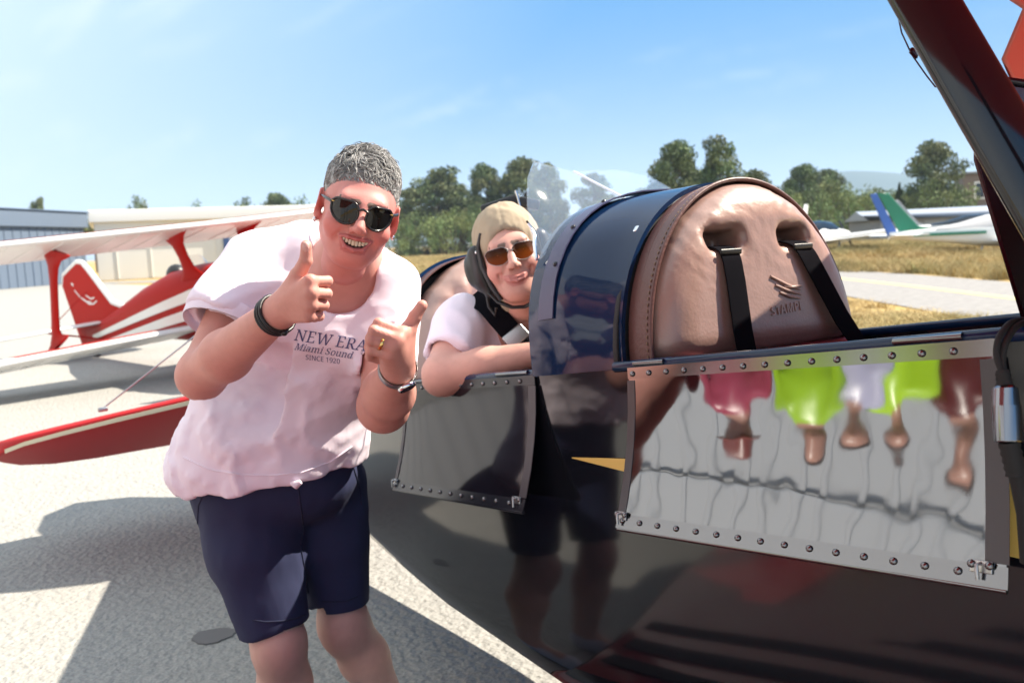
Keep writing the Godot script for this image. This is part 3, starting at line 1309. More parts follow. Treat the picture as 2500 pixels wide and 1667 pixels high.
func rear_windscreen(root: Node3D):
	# curved foot bracket on the deck with three screws, and a bent clear screen standing on it
	var foot := []
	for i in 25:
		var a := lerpf(0.22, PI - 0.22, i / 24.0)
		foot.append(a)
	var on_deck := func(a: float, grow: float, z: float) -> Vector3:
		return Vector3(signf(cos(a)) * (0.3465 + grow) * pow(absf(cos(a)), 2.0 / DECK_N), (0.388 + grow) * pow(absf(sin(a)), 2.0 / DECK_N), z)
	var rows := []
	for j in 3:
		var row := PackedVector3Array()
		for i in foot.size():
			var z := lerpf(0.20, 0.30, sin(foot[i]) * 0.0 + 0.35 + 0.3 * absf(cos(foot[i])))
			row.append(on_deck.call(foot[i], 0.009, z - 0.028 + 0.028 * j))
		rows.append(row)
	var g := Geo.new()
	g.shell(rows, 0.003)
	var br := part("windscreen_bracket", g, M.blue_frame, root)
	var rv := Geo.new()
	rv.lathe([Vector2(0.006, -0.001), Vector2(0.0055, 0.002), Vector2(0.003, 0.004), Vector2(0.0, 0.0045)], Transform3D.IDENTITY, 10)
	var rm := rv.mesh()
	for a in [0.55, 0.86, 1.2, 1.57, 1.94, 2.3, 2.6]:
		var p: Vector3 = on_deck.call(a, 0.0125, 0.252 + 0.012 * absf(cos(a)) - 0.014)
		part("screw", rm, M.black_trim, br, Transform3D(Basis(Quaternion(Vector3.UP, Vector3(cos(a), sin(a), 0).normalized())), p))
	# two clear panes, with a whitish tube along the edge where they meet
	for q in [[Vector3(0.312, 0.262, 0.315), Vector3(0.322, 0.325, 0.322), Vector3(0.316, 0.392, 0.332), Vector3(0.285, 0.462, 0.362), Vector3(0.235, 0.510, 0.402), Vector3(0.120, 0.486, 0.400), Vector3(0.030, 0.396, 0.315), Vector3(0.11, 0.376, 0.31), Vector3(0.20, 0.340, 0.31), Vector3(0.27, 0.298, 0.312)],
			[Vector3(0.028, 0.396, 0.315), Vector3(0.118, 0.486, 0.402), Vector3(-0.02, 0.492, 0.402), Vector3(-0.121, 0.476, 0.400), Vector3(-0.214, 0.425, 0.39), Vector3(-0.235, 0.326, 0.32), Vector3(-0.16, 0.362, 0.315), Vector3(-0.06, 0.390, 0.313)]]:
		var gg := Geo.new()
		var nrm: Vector3 = (q[2] - q[0] as Vector3).cross(q[5] - q[0]).normalized() * 0.0015
		var r0 := PackedVector3Array()
		var r1 := PackedVector3Array()
		for p in q:
			r0.append(p + nrm)
			r1.append(p - nrm)
		gg.loft([r0, r1])
		part("windscreen_pane", gg, M.glass, root)
	g = Geo.new()
	g.tube([Vector3(0.030, 0.396, 0.315), Vector3(0.120, 0.487, 0.401)], 0.0032, 8)
	part("pane_edge", g, M.pane_edge, root)
	# metal clamp at the foot of the near pane
	g = Geo.new()
	g.tube([Vector3(0.318, 0.262, 0.318), Vector3(0.314, 0.30, 0.325), Vector3(0.300, 0.325, 0.340), Vector3(0.312, 0.352, 0.345)], [0.0045, 0.005, 0.004, 0.002], 8)
	part("windscreen_clamp", g, M.chrome, root)
	# front screen: clear pane in a wide dark red frame ahead of the front cockpit
	g = Geo.new()
	var fr := [[Vector2(0.155, 0.02), Vector2(0.225, 0.25), Vector2(0.20, 0.37), Vector2(-0.20, 0.37), Vector2(-0.225, 0.25), Vector2(-0.155, 0.02)]]
	g.plate(PackedVector2Array(fr[0]), 0.006, Transform3D(Basis(Vector3.RIGHT, 0.0), Vector3(0, 0, -0.66)), 0.002)
	part("front_screen_board", g, M.maroon, root)
	for j in 2:
		g = Geo.new()
		g.tube([Vector3(-0.2 + 0.4 * j, 0.37, -0.66), Vector3(-0.1 + 0.2 * j, 0.30, -0.80)], 0.006, 8)
		part("front_screen_stay", g, M.black_trim, root)

func wings(root: Node3D):
	var st := []
	for x in [-4.15, -4.1, -3.9, -3.4, -2.6, -2.0, -1.4, -1.08, -0.85, -0.63, -0.45, -0.3, 0.0, 0.3, 0.45, 0.63, 0.85, 1.08, 1.4, 2.0, 2.6, 3.4, 3.9, 4.1, 4.15]:
		var a := absf(x)
		var te := -0.42
		if a > 0.3:
			te = lerpf(-0.43, -0.325, smoothstep(0.25, 0.64, a))
		if a > 0.63:
			te = lerpf(-0.325, -0.03, clampf((a - 0.63) / 0.45, 0, 1))
		if a > 1.08:
			te = lerpf(-0.03, 0.12, clampf((a - 1.08) / 0.32, 0, 1)) + 0.2 * clampf((a - 1.4) / 2.2, 0, 1)
		var le := lerpf(-1.6, -1.15, a / 4.15)
		var tip := clampf((a - 3.4) / 0.75, 0, 1)
		var mid := lerpf(le, te, 0.45)
		var k := sqrt(maxf(1.0 - tip * tip, 0.01))
		st.append([x, 0.655 + 0.045 * a, lerpf(mid, le, k), lerpf(mid, te, k), lerpf(0.10, 0.03, tip)])
	part("upper_wing", wing_geo(st), M.red_fabric, root)
	for s in [-1.0, 1.0]:
		st = []
		for q in [[0.30, -0.775, -0.9, 0.56], [0.335, -0.777, -0.9, 0.545], [0.38, -0.775, -0.9, 0.515], [0.46, -0.77, -0.88, 0.51], [0.6, -0.763, -0.85, 0.56], [1.2, -0.73, -0.68, 0.78], [2.4, -0.66, -0.45, 0.92], [3.4, -0.60, -0.3, 0.95], [3.8, -0.57, -0.1, 0.8], [3.95, -0.56, 0.15, 0.5]]:
			st.append([s * q[0], q[1], q[2], q[3], 0.085 if q[0] < 3.5 else 0.04])
		var w := part("lower_wing", wing_geo(st), M.red_paint, root)
		# black root fairing and anti-slip walkway strips beside the cockpits
		for i in 6:
			var x0 := 0.345 + i * 0.13
			var x1 := x0 + (0.062 if i == 0 else 0.06)
			var rows := []
			for x in [x0, x1]:
				var row := PackedVector3Array()
				var te := 0.50 if i == 0 else 0.42 + 0.04 * i
				for j in 15:
					var zz := lerpf(te, -0.7, j / 14.0)
					var u := clampf((zz + 0.9) / (lerpf(0.52, 0.70, clampf((x - 0.4) / 0.7, 0, 1)) + 0.9), 0.0, 1.0)
					var t := 0.085 * (2.6 * sqrt(u) * (1.0 - u) * 0.62 + 0.09 * (1.0 - u)) + 0.085 * 0.12 * sin(u * PI)
					row.append(Vector3(s * x, lerpf(-0.777, -0.763, clampf((x - 0.335) / 0.265, 0, 1)) + 0.04 * maxf(x - 0.6, 0.0) + t + 0.006, zz))
				rows.append(row)
			var g := Geo.new()
			g.shell(rows, 0.001)
			part("walkway_strip", g, M.black_trim if i == 0 else M.rubber, w)
	# struts: cabane pair each side, interplane pair each side
	for s in [-1.0, 1.0]:
		for q in [["cabane_strut", Vector3(s * 0.318, 0.0, -0.853), Vector3(s * 0.430, 0.67, -0.645), 0.041, M.black_paint], ["cabane_strut", Vector3(s * 0.318, 0.0, -1.05), Vector3(s * 0.430, 0.66, -1.35), 0.035, M.black_paint],
				["interplane_strut", Vector3(s * 2.75, -0.55, -0.15), Vector3(s * 2.75, 0.78, -0.42), 0.035, M.black_paint], ["interplane_strut", Vector3(s * 2.75, -0.55, -0.6), Vector3(s * 2.75, 0.78, -1.1), 0.035, M.black_paint]]:
			var g := Geo.new()
			var dir: Vector3 = (q[2] - q[1]).normalized()
			var chord := (Vector3.BACK - dir * dir.z).normalized()
			if q[0] == "cabane_strut" and s > 0:
				chord = (Vector3(-0.82, 0.0, -0.57) - dir * dir.dot(Vector3(-0.82, 0.0, -0.57))).normalized()
			var thick := dir.cross(chord).normalized()
			var rings := []
			for t in [0.0, 0.25, 0.5, 0.75, 1.0]:
				var ring := PackedVector3Array()
				for i in 20:
					var a := TAU * i / 20
					ring.append(q[1].lerp(q[2], t) + chord * cos(a) * q[3] + thick * sin(a) * q[3] * 0.34 * (1.0 - 0.3 * cos(a)))
				rings.append(ring)
			g.loft(rings)
			part(q[0], g, q[4], root)
	# slack aerial wire beside the right-hand cabane strut
	var gw := Geo.new()
	gw.tube([Vector3(0.3537, 0.4536, -0.6542), Vector3(0.3476, 0.4221, -0.6534), Vector3(0.3362, 0.3926, -0.6564), Vector3(0.3197, 0.3638, -0.6627), Vector3(0.3274, 0.3418, -0.6784)], 0.0011, 5)
	gw.box(Transform3D(Basis(Vector3.BACK, 0.6), Vector3(0.3337, 0.3939, -0.6582)), Vector3(0.016, 0.010, 0.006), 0.002)
	part("aerial_wire", gw, M.maroon, root)

func tail(root: Node3D):
	# tailplane with elevators, a cream line just under the leading edge
	for s in [-1.0, 1.0]:
		var st := []
		for q in [[0.03, 2.55, 3.62], [0.3, 2.58, 3.66], [0.6, 2.70, 3.70], [0.9, 2.86, 3.74], [1.1, 2.98, 3.72], [1.25, 3.09, 3.62], [1.33, 3.20, 3.48], [1.36, 3.30, 3.38]]:
			st.append([s * q[0], 0.0, q[1], q[2], 0.075])
		var rings := wing_geo(st)
		# the tailplane sits nose-up in the hull's axes
		var t := Transform3D(Basis(Vector3.RIGHT, 0.24), Vector3(0, 0.045, 2.6)) * Transform3D(Basis(), Vector3(0, 0, -2.6))
		var tp := part("tailplane", rings, M.red_dope, root, t)
		var g := Geo.new()
		var rows := [PackedVector3Array(), PackedVector3Array()]
		for q in [[0.04, 2.55], [0.3, 2.58], [0.6, 2.70], [0.9, 2.86], [1.1, 2.98], [1.25, 3.09], [1.32, 3.19]]:
			rows[0].append(Vector3(s * q[0], -0.002, q[1] - 0.006))
			rows[1].append(Vector3(s * q[0], -0.018, q[1] + 0.004))
		g.shell(rows, 0.002 * s)
		part("cream_line", g, M.cream, tp)
		# bracing wire from the tailplane up to the fin
		g = Geo.new()
		g.tube([Vector3(s * 0.93, 0.03, 3.0), Vector3(s * 0.03, 0.62, 3.05)], 0.004, 6)
		part("bracing_wire", g, M.dull_metal, root)
		g = Geo.new()
		g.box(Transform3D(Basis(), Vector3(s * 0.93, 0.026, 3.0)), Vector3(0.04, 0.02, 0.03), 0.004)
		part("wire_fitting", g, M.dull_metal, root)
	var fin := PackedVector2Array([Vector2(-2.7, 0.10), Vector2(-3.0, 0.42), Vector2(-3.2, 0.62), Vector2(-3.4, 0.68), Vector2(-3.7, 0.66), Vector2(-3.95, 0.5), Vector2(-4.0, 0.2), Vector2(-3.9, -0.1), Vector2(-3.7, -0.2), Vector2(-3.5, -0.05)])
	var g2 := Geo.new()
	g2.plate(fin, 0.03, Transform3D(Basis(Vector3.FORWARD, Vector3.UP, Vector3.RIGHT), Vector3.ZERO), 0.008)
	part("fin", g2, M.red_paint, root)
	# main wheels
	for s in [-1.0, 1.0]:
		var g3 := Geo.new()
		var wx := Transform3D(Basis(Vector3.BACK, PI / 2), Vector3(s * 0.8, -1.0, -1.25))
		g3.lathe([Vector2(0.05, -0.05), Vector2(0.17, -0.055), Vector2(0.2, -0.03), Vector2(0.205, 0.0), Vector2(0.2, 0.03), Vector2(0.17, 0.055), Vector2(0.05, 0.05)], wx, 24)
		var w := part("wheel", g3, M.rubber, root)
		g3 = Geo.new()
		g3.lathe([Vector2(0.0, -0.062), Vector2(0.13, -0.058), Vector2(0.13, 0.058), Vector2(0.0, 0.062)], wx, 20)
		part("hub", g3, M.red_paint, w)
		g3 = Geo.new()
		g3.tube([Vector3(s * 0.3, -0.75, -1.0), Vector3(s * 0.8, -1.0, -1.25)], 0.025, 8)
		g3.tube([Vector3(s * 0.3, -0.75, -1.6), Vector3(s * 0.8, -1.0, -1.25)], 0.025, 8)
		part("gear_leg", g3, M.black_trim, root)

# ------------------------------------------------------------------ headset lead hanging over the sill
func headset_cable():
	var root := thing("headset_lead", "dark headset lead with a metal inline plug draped over the cockpit sill", "cable")
	root.transform = Transform3D(Basis(Vector3(-0.8468, 0.0000, 0.5319), Vector3(-0.0768, 0.9895, -0.1222), Vector3(-0.5263, -0.1444, -0.8379)), Vector3(0.5216, 1.1405, -1.9008))
	for q in [[Vector3(0.2849, 0.0230, -0.7305), Vector3(0.3295, 0.0222, -0.7378), Vector3(0.3664, 0.0072, -0.7421), Vector3(0.3788, -0.0132, -0.7432), Vector3(0.3831, -0.0328, -0.7495)], [Vector3(0.3053, 0.0204, -0.7410), Vector3(0.3359, 0.0150, -0.7447), Vector3(0.3649, -0.0015, -0.7477), Vector3(0.3754, -0.0192, -0.7480), Vector3(0.3819, -0.0347, -0.7512)]]:
		var g := Geo.new()
		var cv := Curve3D.new()
		for i in q.size():
			var t: Vector3 = (q[mini(i + 1, q.size() - 1)] - q[maxi(i - 1, 0)]) * 0.16
			cv.add_point(q[i], -t, t)
		g.tube(Array(cv.tessellate(4, 3)), 0.0042, 8)
		part("wire", g, M.rubber, root)
	var a := Vector3(0.3827, -0.0318, -0.7499)
	var b := Vector3(0.3848, -0.0503, -0.7519)
	var c := Vector3(0.3948, -0.1178, -0.7536)
	var e := Vector3(0.3913, -0.1579, -0.7559)
	var h := Vector3(0.3833, -0.2071, -0.7538)
	var g := Geo.new()
	g.tube([a, a.lerp(b, 0.3), a.lerp(b, 0.32), a.lerp(b, 0.6), a.lerp(b, 0.62), b], [0.007, 0.009, 0.0075, 0.0095, 0.008, 0.0105], 14)
	part("strain_relief", g, M.rubber, root)
	g = Geo.new()
	g.tube([b, b.lerp(c, 0.04), b.lerp(c, 0.05), b.lerp(c, 0.35), b.lerp(c, 0.36), b.lerp(c, 0.97), c], [0.010, 0.0135, 0.0145, 0.0155, 0.0165, 0.0165, 0.0145], 20)
	part("plug_barrel", g, M.plug, root)
	g = Geo.new()
	var ps := [c]
	var rs := [0.0115]
	for i in 9:
		var t := (i + 1) / 9.0
		ps.append(c.lerp(e, t))
		rs.append(0.0125 if i % 2 == 0 else 0.0108)
	g.tube(ps, rs, 14)
	g.tube([e, h, Vector3(0.3684, -0.2704, -0.7421)], [0.009, 0.008, 0.008], 10)
	part("lower_lead", g, M.rubber, root)

# ------------------------------------------------------------------ people
const SKIN_A := Color(0.56, 0.27, 0.215)

# a face in its own axes: z out of the face, y up, x to the viewer's right; tags: 1 lip, 2 tooth, 3 mouth, 4 brow, 6 cheek, 7 eyelid, 8 ear
func face_field(f: Field, open_smile: bool, ears: bool):
	f.ell(Vector3(0, 0.038, -0.02), Vector3(0.0745, 0.082, 0.095), 0.01)
	f.ell(Vector3(0, -0.018, 0.026), Vector3(0.0630, 0.08, 0.066), 0.04)
	f.ell(Vector3(0, -0.058, 0.018), Vector3(0.0520, 0.047, 0.060), 0.03)
	for s in [-1.0, 1.0]:
		f.cap(Vector3(s * 0.0525, -0.045, 0.0), Vector3(s * 0.020, -0.088, 0.052), 0.0145, 0.017, 0.03)
		f.ell(Vector3(s * 0.040, -0.030, 0.062), Vector3(0.028, 0.023, 0.022), 0.022, 6)
	f.ell(Vector3(0, -0.088, 0.060), Vector3(0.025, 0.019, 0.021), 0.022)
	f.cap(Vector3(-0.034, 0.026, 0.078), Vector3(0.034, 0.026, 0.078), 0.012, 0.012, 0.02)
	for s in [-1.0, 1.0]:
		f.ell(Vector3(s * 0.033, 0.006, 0.1), Vector3(0.018, 0.010, 0.014), 0.016, 0, 1)
		f.ell(Vector3(s * 0.0325, 0.005, 0.074), Vector3(0.0135, 0.012, 0.0125), 0.004, 7)
		f.cap(Vector3(s * 0.014, 0.024, 0.092), Vector3(s * 0.046, 0.027, 0.080), 0.0032, 0.0022, 0.004, 4)
	f.cap(Vector3(0, 0.016, 0.088), Vector3(0, -0.024, 0.1115), 0.0075, 0.0115, 0.016)
	for s in [-1.0, 1.0]:
		f.ell(Vector3(s * 0.0125, -0.029, 0.099), Vector3(0.0085, 0.0075, 0.0105), 0.007)
		f.ell(Vector3(s * 0.006, -0.037, 0.106), Vector3(0.0035, 0.003, 0.005), 0.003, 11, 1)
		# smile folds
		f.cap(Vector3(s * 0.022, -0.028, 0.097), Vector3(s * 0.0415, -0.062, 0.078), 0.0042, 0.0034, 0.010, 0, 1)
	if open_smile:
		for s in [-1.0, 1.0]:
			f.cap(Vector3(0, -0.0588, 0.094), Vector3(s * 0.017, -0.0572, 0.0915), 0.0098, 0.0088, 0.002, 3, 1)
			f.cap(Vector3(s * 0.017, -0.0572, 0.0915), Vector3(s * 0.029, -0.0505, 0.086), 0.0088, 0.0035, 0.002, 3, 1)
		for s in [-1.0, 1.0]:
			f.cap(Vector3(0, -0.0474, 0.0968), Vector3(s * 0.016, -0.0468, 0.0938), 0.0034, 0.0032, 0.004, 1)
			f.cap(Vector3(s * 0.016, -0.0468, 0.0938), Vector3(s * 0.0325, -0.0470, 0.0835), 0.0032, 0.0024, 0.004, 1)
			f.cap(Vector3(0, -0.0712, 0.0940), Vector3(s * 0.018, -0.0672, 0.0915), 0.0042, 0.0038, 0.004, 1)
			f.cap(Vector3(s * 0.018, -0.0672, 0.0915), Vector3(s * 0.0325, -0.0485, 0.0835), 0.0038, 0.0024, 0.004, 1)
	else:
		for s in [-1.0, 1.0]:
			f.cap(Vector3(0, -0.0540, 0.0935), Vector3(s * 0.018, -0.0522, 0.0900), 0.0034, 0.0030, 0.003, 1)
			f.cap(Vector3(s * 0.018, -0.0522, 0.0900), Vector3(s * 0.036, -0.0455, 0.0785), 0.0030, 0.0020, 0.003, 1)
		for s in [-1.0, 1.0]:
			f.cap(Vector3(0, -0.0628, 0.0925), Vector3(s * 0.017, -0.0600, 0.0895), 0.0046, 0.0038, 0.0014, 1)
			f.cap(Vector3(s * 0.017, -0.0600, 0.0895), Vector3(s * 0.035, -0.0475, 0.0785), 0.0038, 0.0018, 0.0014, 1)
			f.ell(Vector3(s * 0.041, -0.0445, 0.0830), Vector3(0.0045, 0.0075, 0.006), 0.006, 0, 1)
	if ears:
		for s in [-1.0, 1.0]:
			var b := Basis(Vector3.UP, s * 0.35)
			f.ell(Vector3(s * 0.081, 0.0, -0.012), Vector3(0.0075, 0.031, 0.019), 0.008, 8, 0, b)
			f.ell(Vector3(s * 0.088, 0.004, -0.006), Vector3(0.006, 0.020, 0.010), 0.006, 8, 1, b)
			f.ell(Vector3(s * 0.079, -0.026, -0.004), Vector3(0.0065, 0.011, 0.008), 0.006, 8)
	f.cap(Vector3(0, -0.05, -0.03), Vector3(0, -0.115, -0.042), 0.054, 0.050, 0.03)

func skin_tone(base: Color, t: int, p: Vector3, nz: FastNoiseLite) -> Color:
	var v := 1.0 + 0.10 * nz.get_noise_3dv(p * 18.0) + 0.05 * nz.get_noise_3dv(p * 70.0)
	match t:
		1: return Color(base.r * 0.86, base.g * 0.66, base.b * 0.72)
		5: return Color(0.20, 0.065, 0.055)
		11: return Color(0.06, 0.02, 0.018)
		3: return Color(0.045, 0.014, 0.014) if p.z < 0.0865 - 8.0 * p.x * p.x else Color(base.r * 0.86, base.g * 0.66, base.b * 0.72)
		4: return Color(0.15, 0.10, 0.08)
		6: return Color(base.r * 1.0 * v, base.g * 0.84 * v, base.b * 0.84 * v)
		7: return Color(base.r * 0.85, base.g * 0.78, base.b * 0.78)
		8: return Color(base.r * 1.02, base.g * 0.82, base.b * 0.82)
		9: return Color(base.r * 1.06 * v, base.g * 1.22 * v, base.b * 1.25 * v)
		10: return Color(0.68, 0.42, 0.38)
	return Color(base.r * v, base.g * v, base.b * v)

# four or five fingers as chains of joints
func finger(f: Field, q: Array, r0: float, r1: float):
	for i in q.size() - 1:
		var a := lerpf(r0, r1, float(i) / (q.size() - 1))
		var b := lerpf(r0, r1, float(i + 1) / (q.size() - 1))
		f.cap(q[i], q[i + 1], a, b, 0.005 if i == 0 else 0.0015)
		if i > 0:
			f.ell(q[i], Vector3.ONE * (a * 1.07), 0.0015)
	# nail
	var tip: Vector3 = q[q.size() - 1]
	f.ell(tip + (tip - q[q.size() - 2]).normalized() * r1 * 0.25, Vector3.ONE * r1 * 0.97, 0.003, 0)

func limb_box(pts: Array, pad: float) -> Array:
	var lo: Vector3 = pts[0]
	var hi: Vector3 = pts[0]
	for p in pts:
		lo = lo.min(p)
		hi = hi.max(p)
	return [lo - Vector3.ONE * pad, hi + Vector3.ONE * pad]

func woman():
	var base := Vector3(-0.58, 0, -2.18)
	var root := thing("person", "person in white T-shirt, navy shorts and sunglasses giving two thumbs up", "person", base)
	var off := Transform3D(Basis(), -base)
	var nz := FastNoiseLite.new()
	nz.seed = 77
	nz.frequency = 1.0
	var hx: Transform3D = Transform3D(Basis(Vector3(0.9278, -0.2745, -0.2527), Vector3(0.2980, 0.9527, 0.0594), Vector3(0.2244, -0.1304, 0.9657)), Vector3(-0.3098, 1.4751, -1.8750))
	var red := Color(0.60, 0.245, 0.215)
	var pale := Color(0.60, 0.36, 0.30)
	var face_paint := func(p: Vector3, t: int) -> Color:
		return skin_tone(red, t, p, nz)
	var arm_paint := func(p: Vector3, t: int) -> Color:
		return skin_tone(Color(0.60, 0.285, 0.235), t, p, nz)
	var leg_paint := func(p: Vector3, t: int) -> Color:
		return skin_tone(pale, t, p, nz)
	var body := Geo.new()
	# head
	var hf := Field.new()
	face_field(hf, true, true)
	hf.mesh_into(body, Vector3(-0.1, -0.165, -0.125), Vector3(0.1, 0.13, 0.135), 0.0022, off * hx, face_paint)
	# neck and the chest in the neck opening
	var nf := Field.new()
	nf.cap(hx * Vector3(0, -0.06, -0.03), Vector3(-0.3628, 1.3597, -1.9900), 0.059, 0.066, 0.03)
	nf.cap(Vector3(-0.3628, 1.3597, -1.9900), Vector3(-0.4167, 1.2713, -2.0600), 0.066, 0.09, 0.05)
	nf.cap(Vector3(-0.4802, 1.3750, -2.0600), Vector3(-0.2896, 1.3171, -2.0400), 0.055, 0.055, 0.06)
	nf.ell(Vector3(-0.3959, 1.2812, -2.0500), Vector3(0.13, 0.11, 0.095), 0.05)
	nf.cap(Vector3(-0.4111, 1.3208, -1.9750), Vector3(-0.3666, 1.3067, -1.9650), 0.008, 0.004, 0.02)
	nf.cap(Vector3(-0.2903, 1.3153, -1.9750), Vector3(-0.3428, 1.3018, -1.9650), 0.008, 0.004, 0.02)
	var bb := limb_box([Vector3(-0.4866, 1.4153, -2.1000), Vector3(-0.2748, 1.2388, -1.9000), hx.origin - Vector3(0, 0.05, 0.05)], 0.08)
	nf.mesh_into(body, bb[0], bb[1], 0.008, off, arm_paint)
	# right arm (on the left of the picture), thumb up
	var sh := Vector3(-0.5747, 1.3721, -2.0300)
	var el := Vector3(-0.6657, 1.1449, -1.8750)
	var wr := Vector3(-0.4366, 1.2855, -1.6680)
	var af := Field.new()
	af.cap(sh, el, 0.058, 0.047, 0.02)
	af.ell(el, Vector3(0.047, 0.049, 0.047), 0.02)
	af.cap(el, el.lerp(wr, 0.35), 0.047, 0.051, 0.02)
	af.cap(el.lerp(wr, 0.35), wr, 0.051, 0.031, 0.02)
	bb = limb_box([sh, el, wr], 0.05)
	af.mesh_into(body, bb[0], bb[1], 0.0065, off, arm_paint)
	var f := Field.new()
	f.cap(el.lerp(wr, 0.8), wr, 0.0365, 0.031, 0.02)
	var mcp := [Vector3(-0.3565, 1.3451, -1.5920), Vector3(-0.3555, 1.3242, -1.5880), Vector3(-0.3591, 1.3028, -1.5940), Vector3(-0.3670, 1.2818, -1.6050)]
	var pip := [Vector3(-0.3321, 1.3425, -1.6250), Vector3(-0.3339, 1.3197, -1.6220), Vector3(-0.3422, 1.2981, -1.6280), Vector3(-0.3536, 1.2780, -1.6340)]
	var dip := [Vector3(-0.3501, 1.3347, -1.6550), Vector3(-0.3520, 1.3130, -1.6530), Vector3(-0.3587, 1.2928, -1.6550), Vector3(-0.3675, 1.2743, -1.6560)]
	var tip := [Vector3(-0.3669, 1.3333, -1.6500), Vector3(-0.3688, 1.3116, -1.6480), Vector3(-0.3739, 1.2922, -1.6500), Vector3(-0.3812, 1.2753, -1.6520)]
	for i in 4:
		f.cap(wr.lerp(mcp[i], 0.12), mcp[i], 0.020, 0.0128, 0.012)
	f.cap(wr, Vector3(-0.3852, 1.3228, -1.6350), 0.026, 0.024, 0.02)
	for i in 4:
		finger(f, [mcp[i], pip[i], dip[i], tip[i]], 0.0101 - 0.0008 * (1 if i == 3 else 0), 0.0082)
	f.cap(Vector3(-0.4206, 1.3083, -1.6600), Vector3(-0.3879, 1.3535, -1.6320), 0.020, 0.0155, 0.016)
	finger(f, [Vector3(-0.3879, 1.3535, -1.6320), Vector3(-0.3662, 1.3816, -1.6120), Vector3(-0.3623, 1.4066, -1.6060)], 0.0142, 0.0098)
	f.ell(Vector3(-0.3613, 1.4066, -1.5980), Vector3(0.0060, 0.0085, 0.004), 0.001, 10)
	bb = limb_box([wr] + mcp + pip + dip + tip + [Vector3(-0.3620, 1.4112, -1.6060), Vector3(-0.4206, 1.3083, -1.6600)], 0.028)
	f.mesh_into(body, bb[0], bb[1], 0.0027, off, arm_paint)
	# left arm (on the right), forearm coming forward, thumb pointing aside
	var sh2 := Vector3(-0.2701, 1.3034, -2.0000)
	var el2 := Vector3(-0.2831, 1.0576, -1.8800)
	var wr2 := Vector3(-0.2169, 1.1712, -1.6550)
	af = Field.new()
	af.cap(sh2, el2, 0.056, 0.050, 0.02)
	af.ell(el2, Vector3(0.052, 0.048, 0.052), 0.02)
	af.cap(el2, el2.lerp(wr2, 0.4), 0.050, 0.052, 0.02)
	af.cap(el2.lerp(wr2, 0.4), wr2, 0.052, 0.030, 0.02)
	bb = limb_box([sh2, el2, wr2], 0.056)
	af.mesh_into(body, bb[0], bb[1], 0.0065, off, arm_paint)
	f = Field.new()
	f.cap(el2.lerp(wr2, 0.85), wr2, 0.034, 0.030, 0.02)
	mcp = [Vector3(-0.1965, 1.2449, -1.5880), Vector3(-0.2033, 1.2340, -1.5750), Vector3(-0.2124, 1.2221, -1.5730), Vector3(-0.2227, 1.2084, -1.5800)]
	pip = [Vector3(-0.2360, 1.2655, -1.5720), Vector3(-0.2438, 1.2536, -1.5620), Vector3(-0.2502, 1.2368, -1.5620), Vector3(-0.2534, 1.2173, -1.5700)]
	dip = [Vector3(-0.2492, 1.2526, -1.5980), Vector3(-0.2552, 1.2379, -1.5900), Vector3(-0.2586, 1.2214, -1.5900), Vector3(-0.2591, 1.2032, -1.5960)]
	tip = [Vector3(-0.2393, 1.2411, -1.6120), Vector3(-0.2444, 1.2258, -1.6080), Vector3(-0.2469, 1.2115, -1.6080), Vector3(-0.2477, 1.1958, -1.6120)]
	for i in 4:
		f.cap(wr2.lerp(mcp[i], 0.15), mcp[i], 0.022, 0.0128, 0.012)
	f.cap(wr2, Vector3(-0.2199, 1.2149, -1.6100), 0.026, 0.026, 0.02)
	for i in 4:
		finger(f, [mcp[i], pip[i], dip[i], tip[i]], 0.0101 - 0.0008 * (1 if i == 3 else 0), 0.0082)
	f.cap(Vector3(-0.2039, 1.1989, -1.6350), Vector3(-0.1880, 1.2476, -1.6120), 0.021, 0.0150, 0.016)
	finger(f, [Vector3(-0.1880, 1.2476, -1.6120), Vector3(-0.1745, 1.2711, -1.6100), Vector3(-0.1614, 1.2897, -1.6080)], 0.0140, 0.0098)
	bb = limb_box([wr2] + mcp + pip + dip + tip + [Vector3(-0.1595, 1.2922, -1.6060), Vector3(-0.2039, 1.1989, -1.6350)], 0.028)
	f.mesh_into(body, bb[0], bb[1], 0.0027, off, arm_paint)
	# legs
	var lf := Field.new()
	var kn := [Vector3(-0.6129, 0.4410, -2.1100), Vector3(-0.4838, 0.4147, -2.2700)]
	var an := [Vector3(-0.62, 0.09, -2.20), Vector3(-0.37, 0.09, -2.36)]
	var hp := [Vector3(-0.6962, 0.7461, -2.1800), Vector3(-0.5153, 0.7238, -2.3000)]
	for i in 2:
		lf.cap(hp[i], kn[i], 0.070, 0.058, 0.03, 9 if i == 0 else 0)
		lf.ell(kn[i] + Vector3(0, -0.02, 0.012), Vector3(0.058, 0.07, 0.060), 0.03)
		lf.cap(kn[i], kn[i].lerp(an[i], 0.38), 0.062, 0.064, 0.03)
		lf.cap(kn[i].lerp(an[i], 0.38), an[i], 0.064, 0.037, 0.03)
		lf.cap(an[i], an[i] + Vector3(0, -0.03, 0.12), 0.038, 0.03, 0.03)
	bb = limb_box([hp[0], hp[1], an[0], an[1], kn[0]], 0.1)
	lf.mesh_into(body, bb[0], bb[1], 0.010, off, leg_paint)
	var b := part("body", body, M.skin, root)
	# upper teeth, each its own small block along the smile
	for i in 8:
		var x := (i - 3.5) * 0.0067
		var tg := Geo.new()
		var w := 0.0067 if absf(i - 3.5) < 1.0 else 0.0062
		tg.box(off * hx * Transform3D(Basis(Vector3.UP, x * 16.0), Vector3(x, -0.0568 + 7.5 * x * x, 0.0880 - 8.0 * x * x)), Vector3(w, 0.0125 - absf(x) * 0.16, 0.006), 0.0017)
		part("tooth", tg, M.tooth, b)
	woman_clothes(root, off, hx)
	woman_hair(root, off, hx)
	sunglasses(root, off * hx)
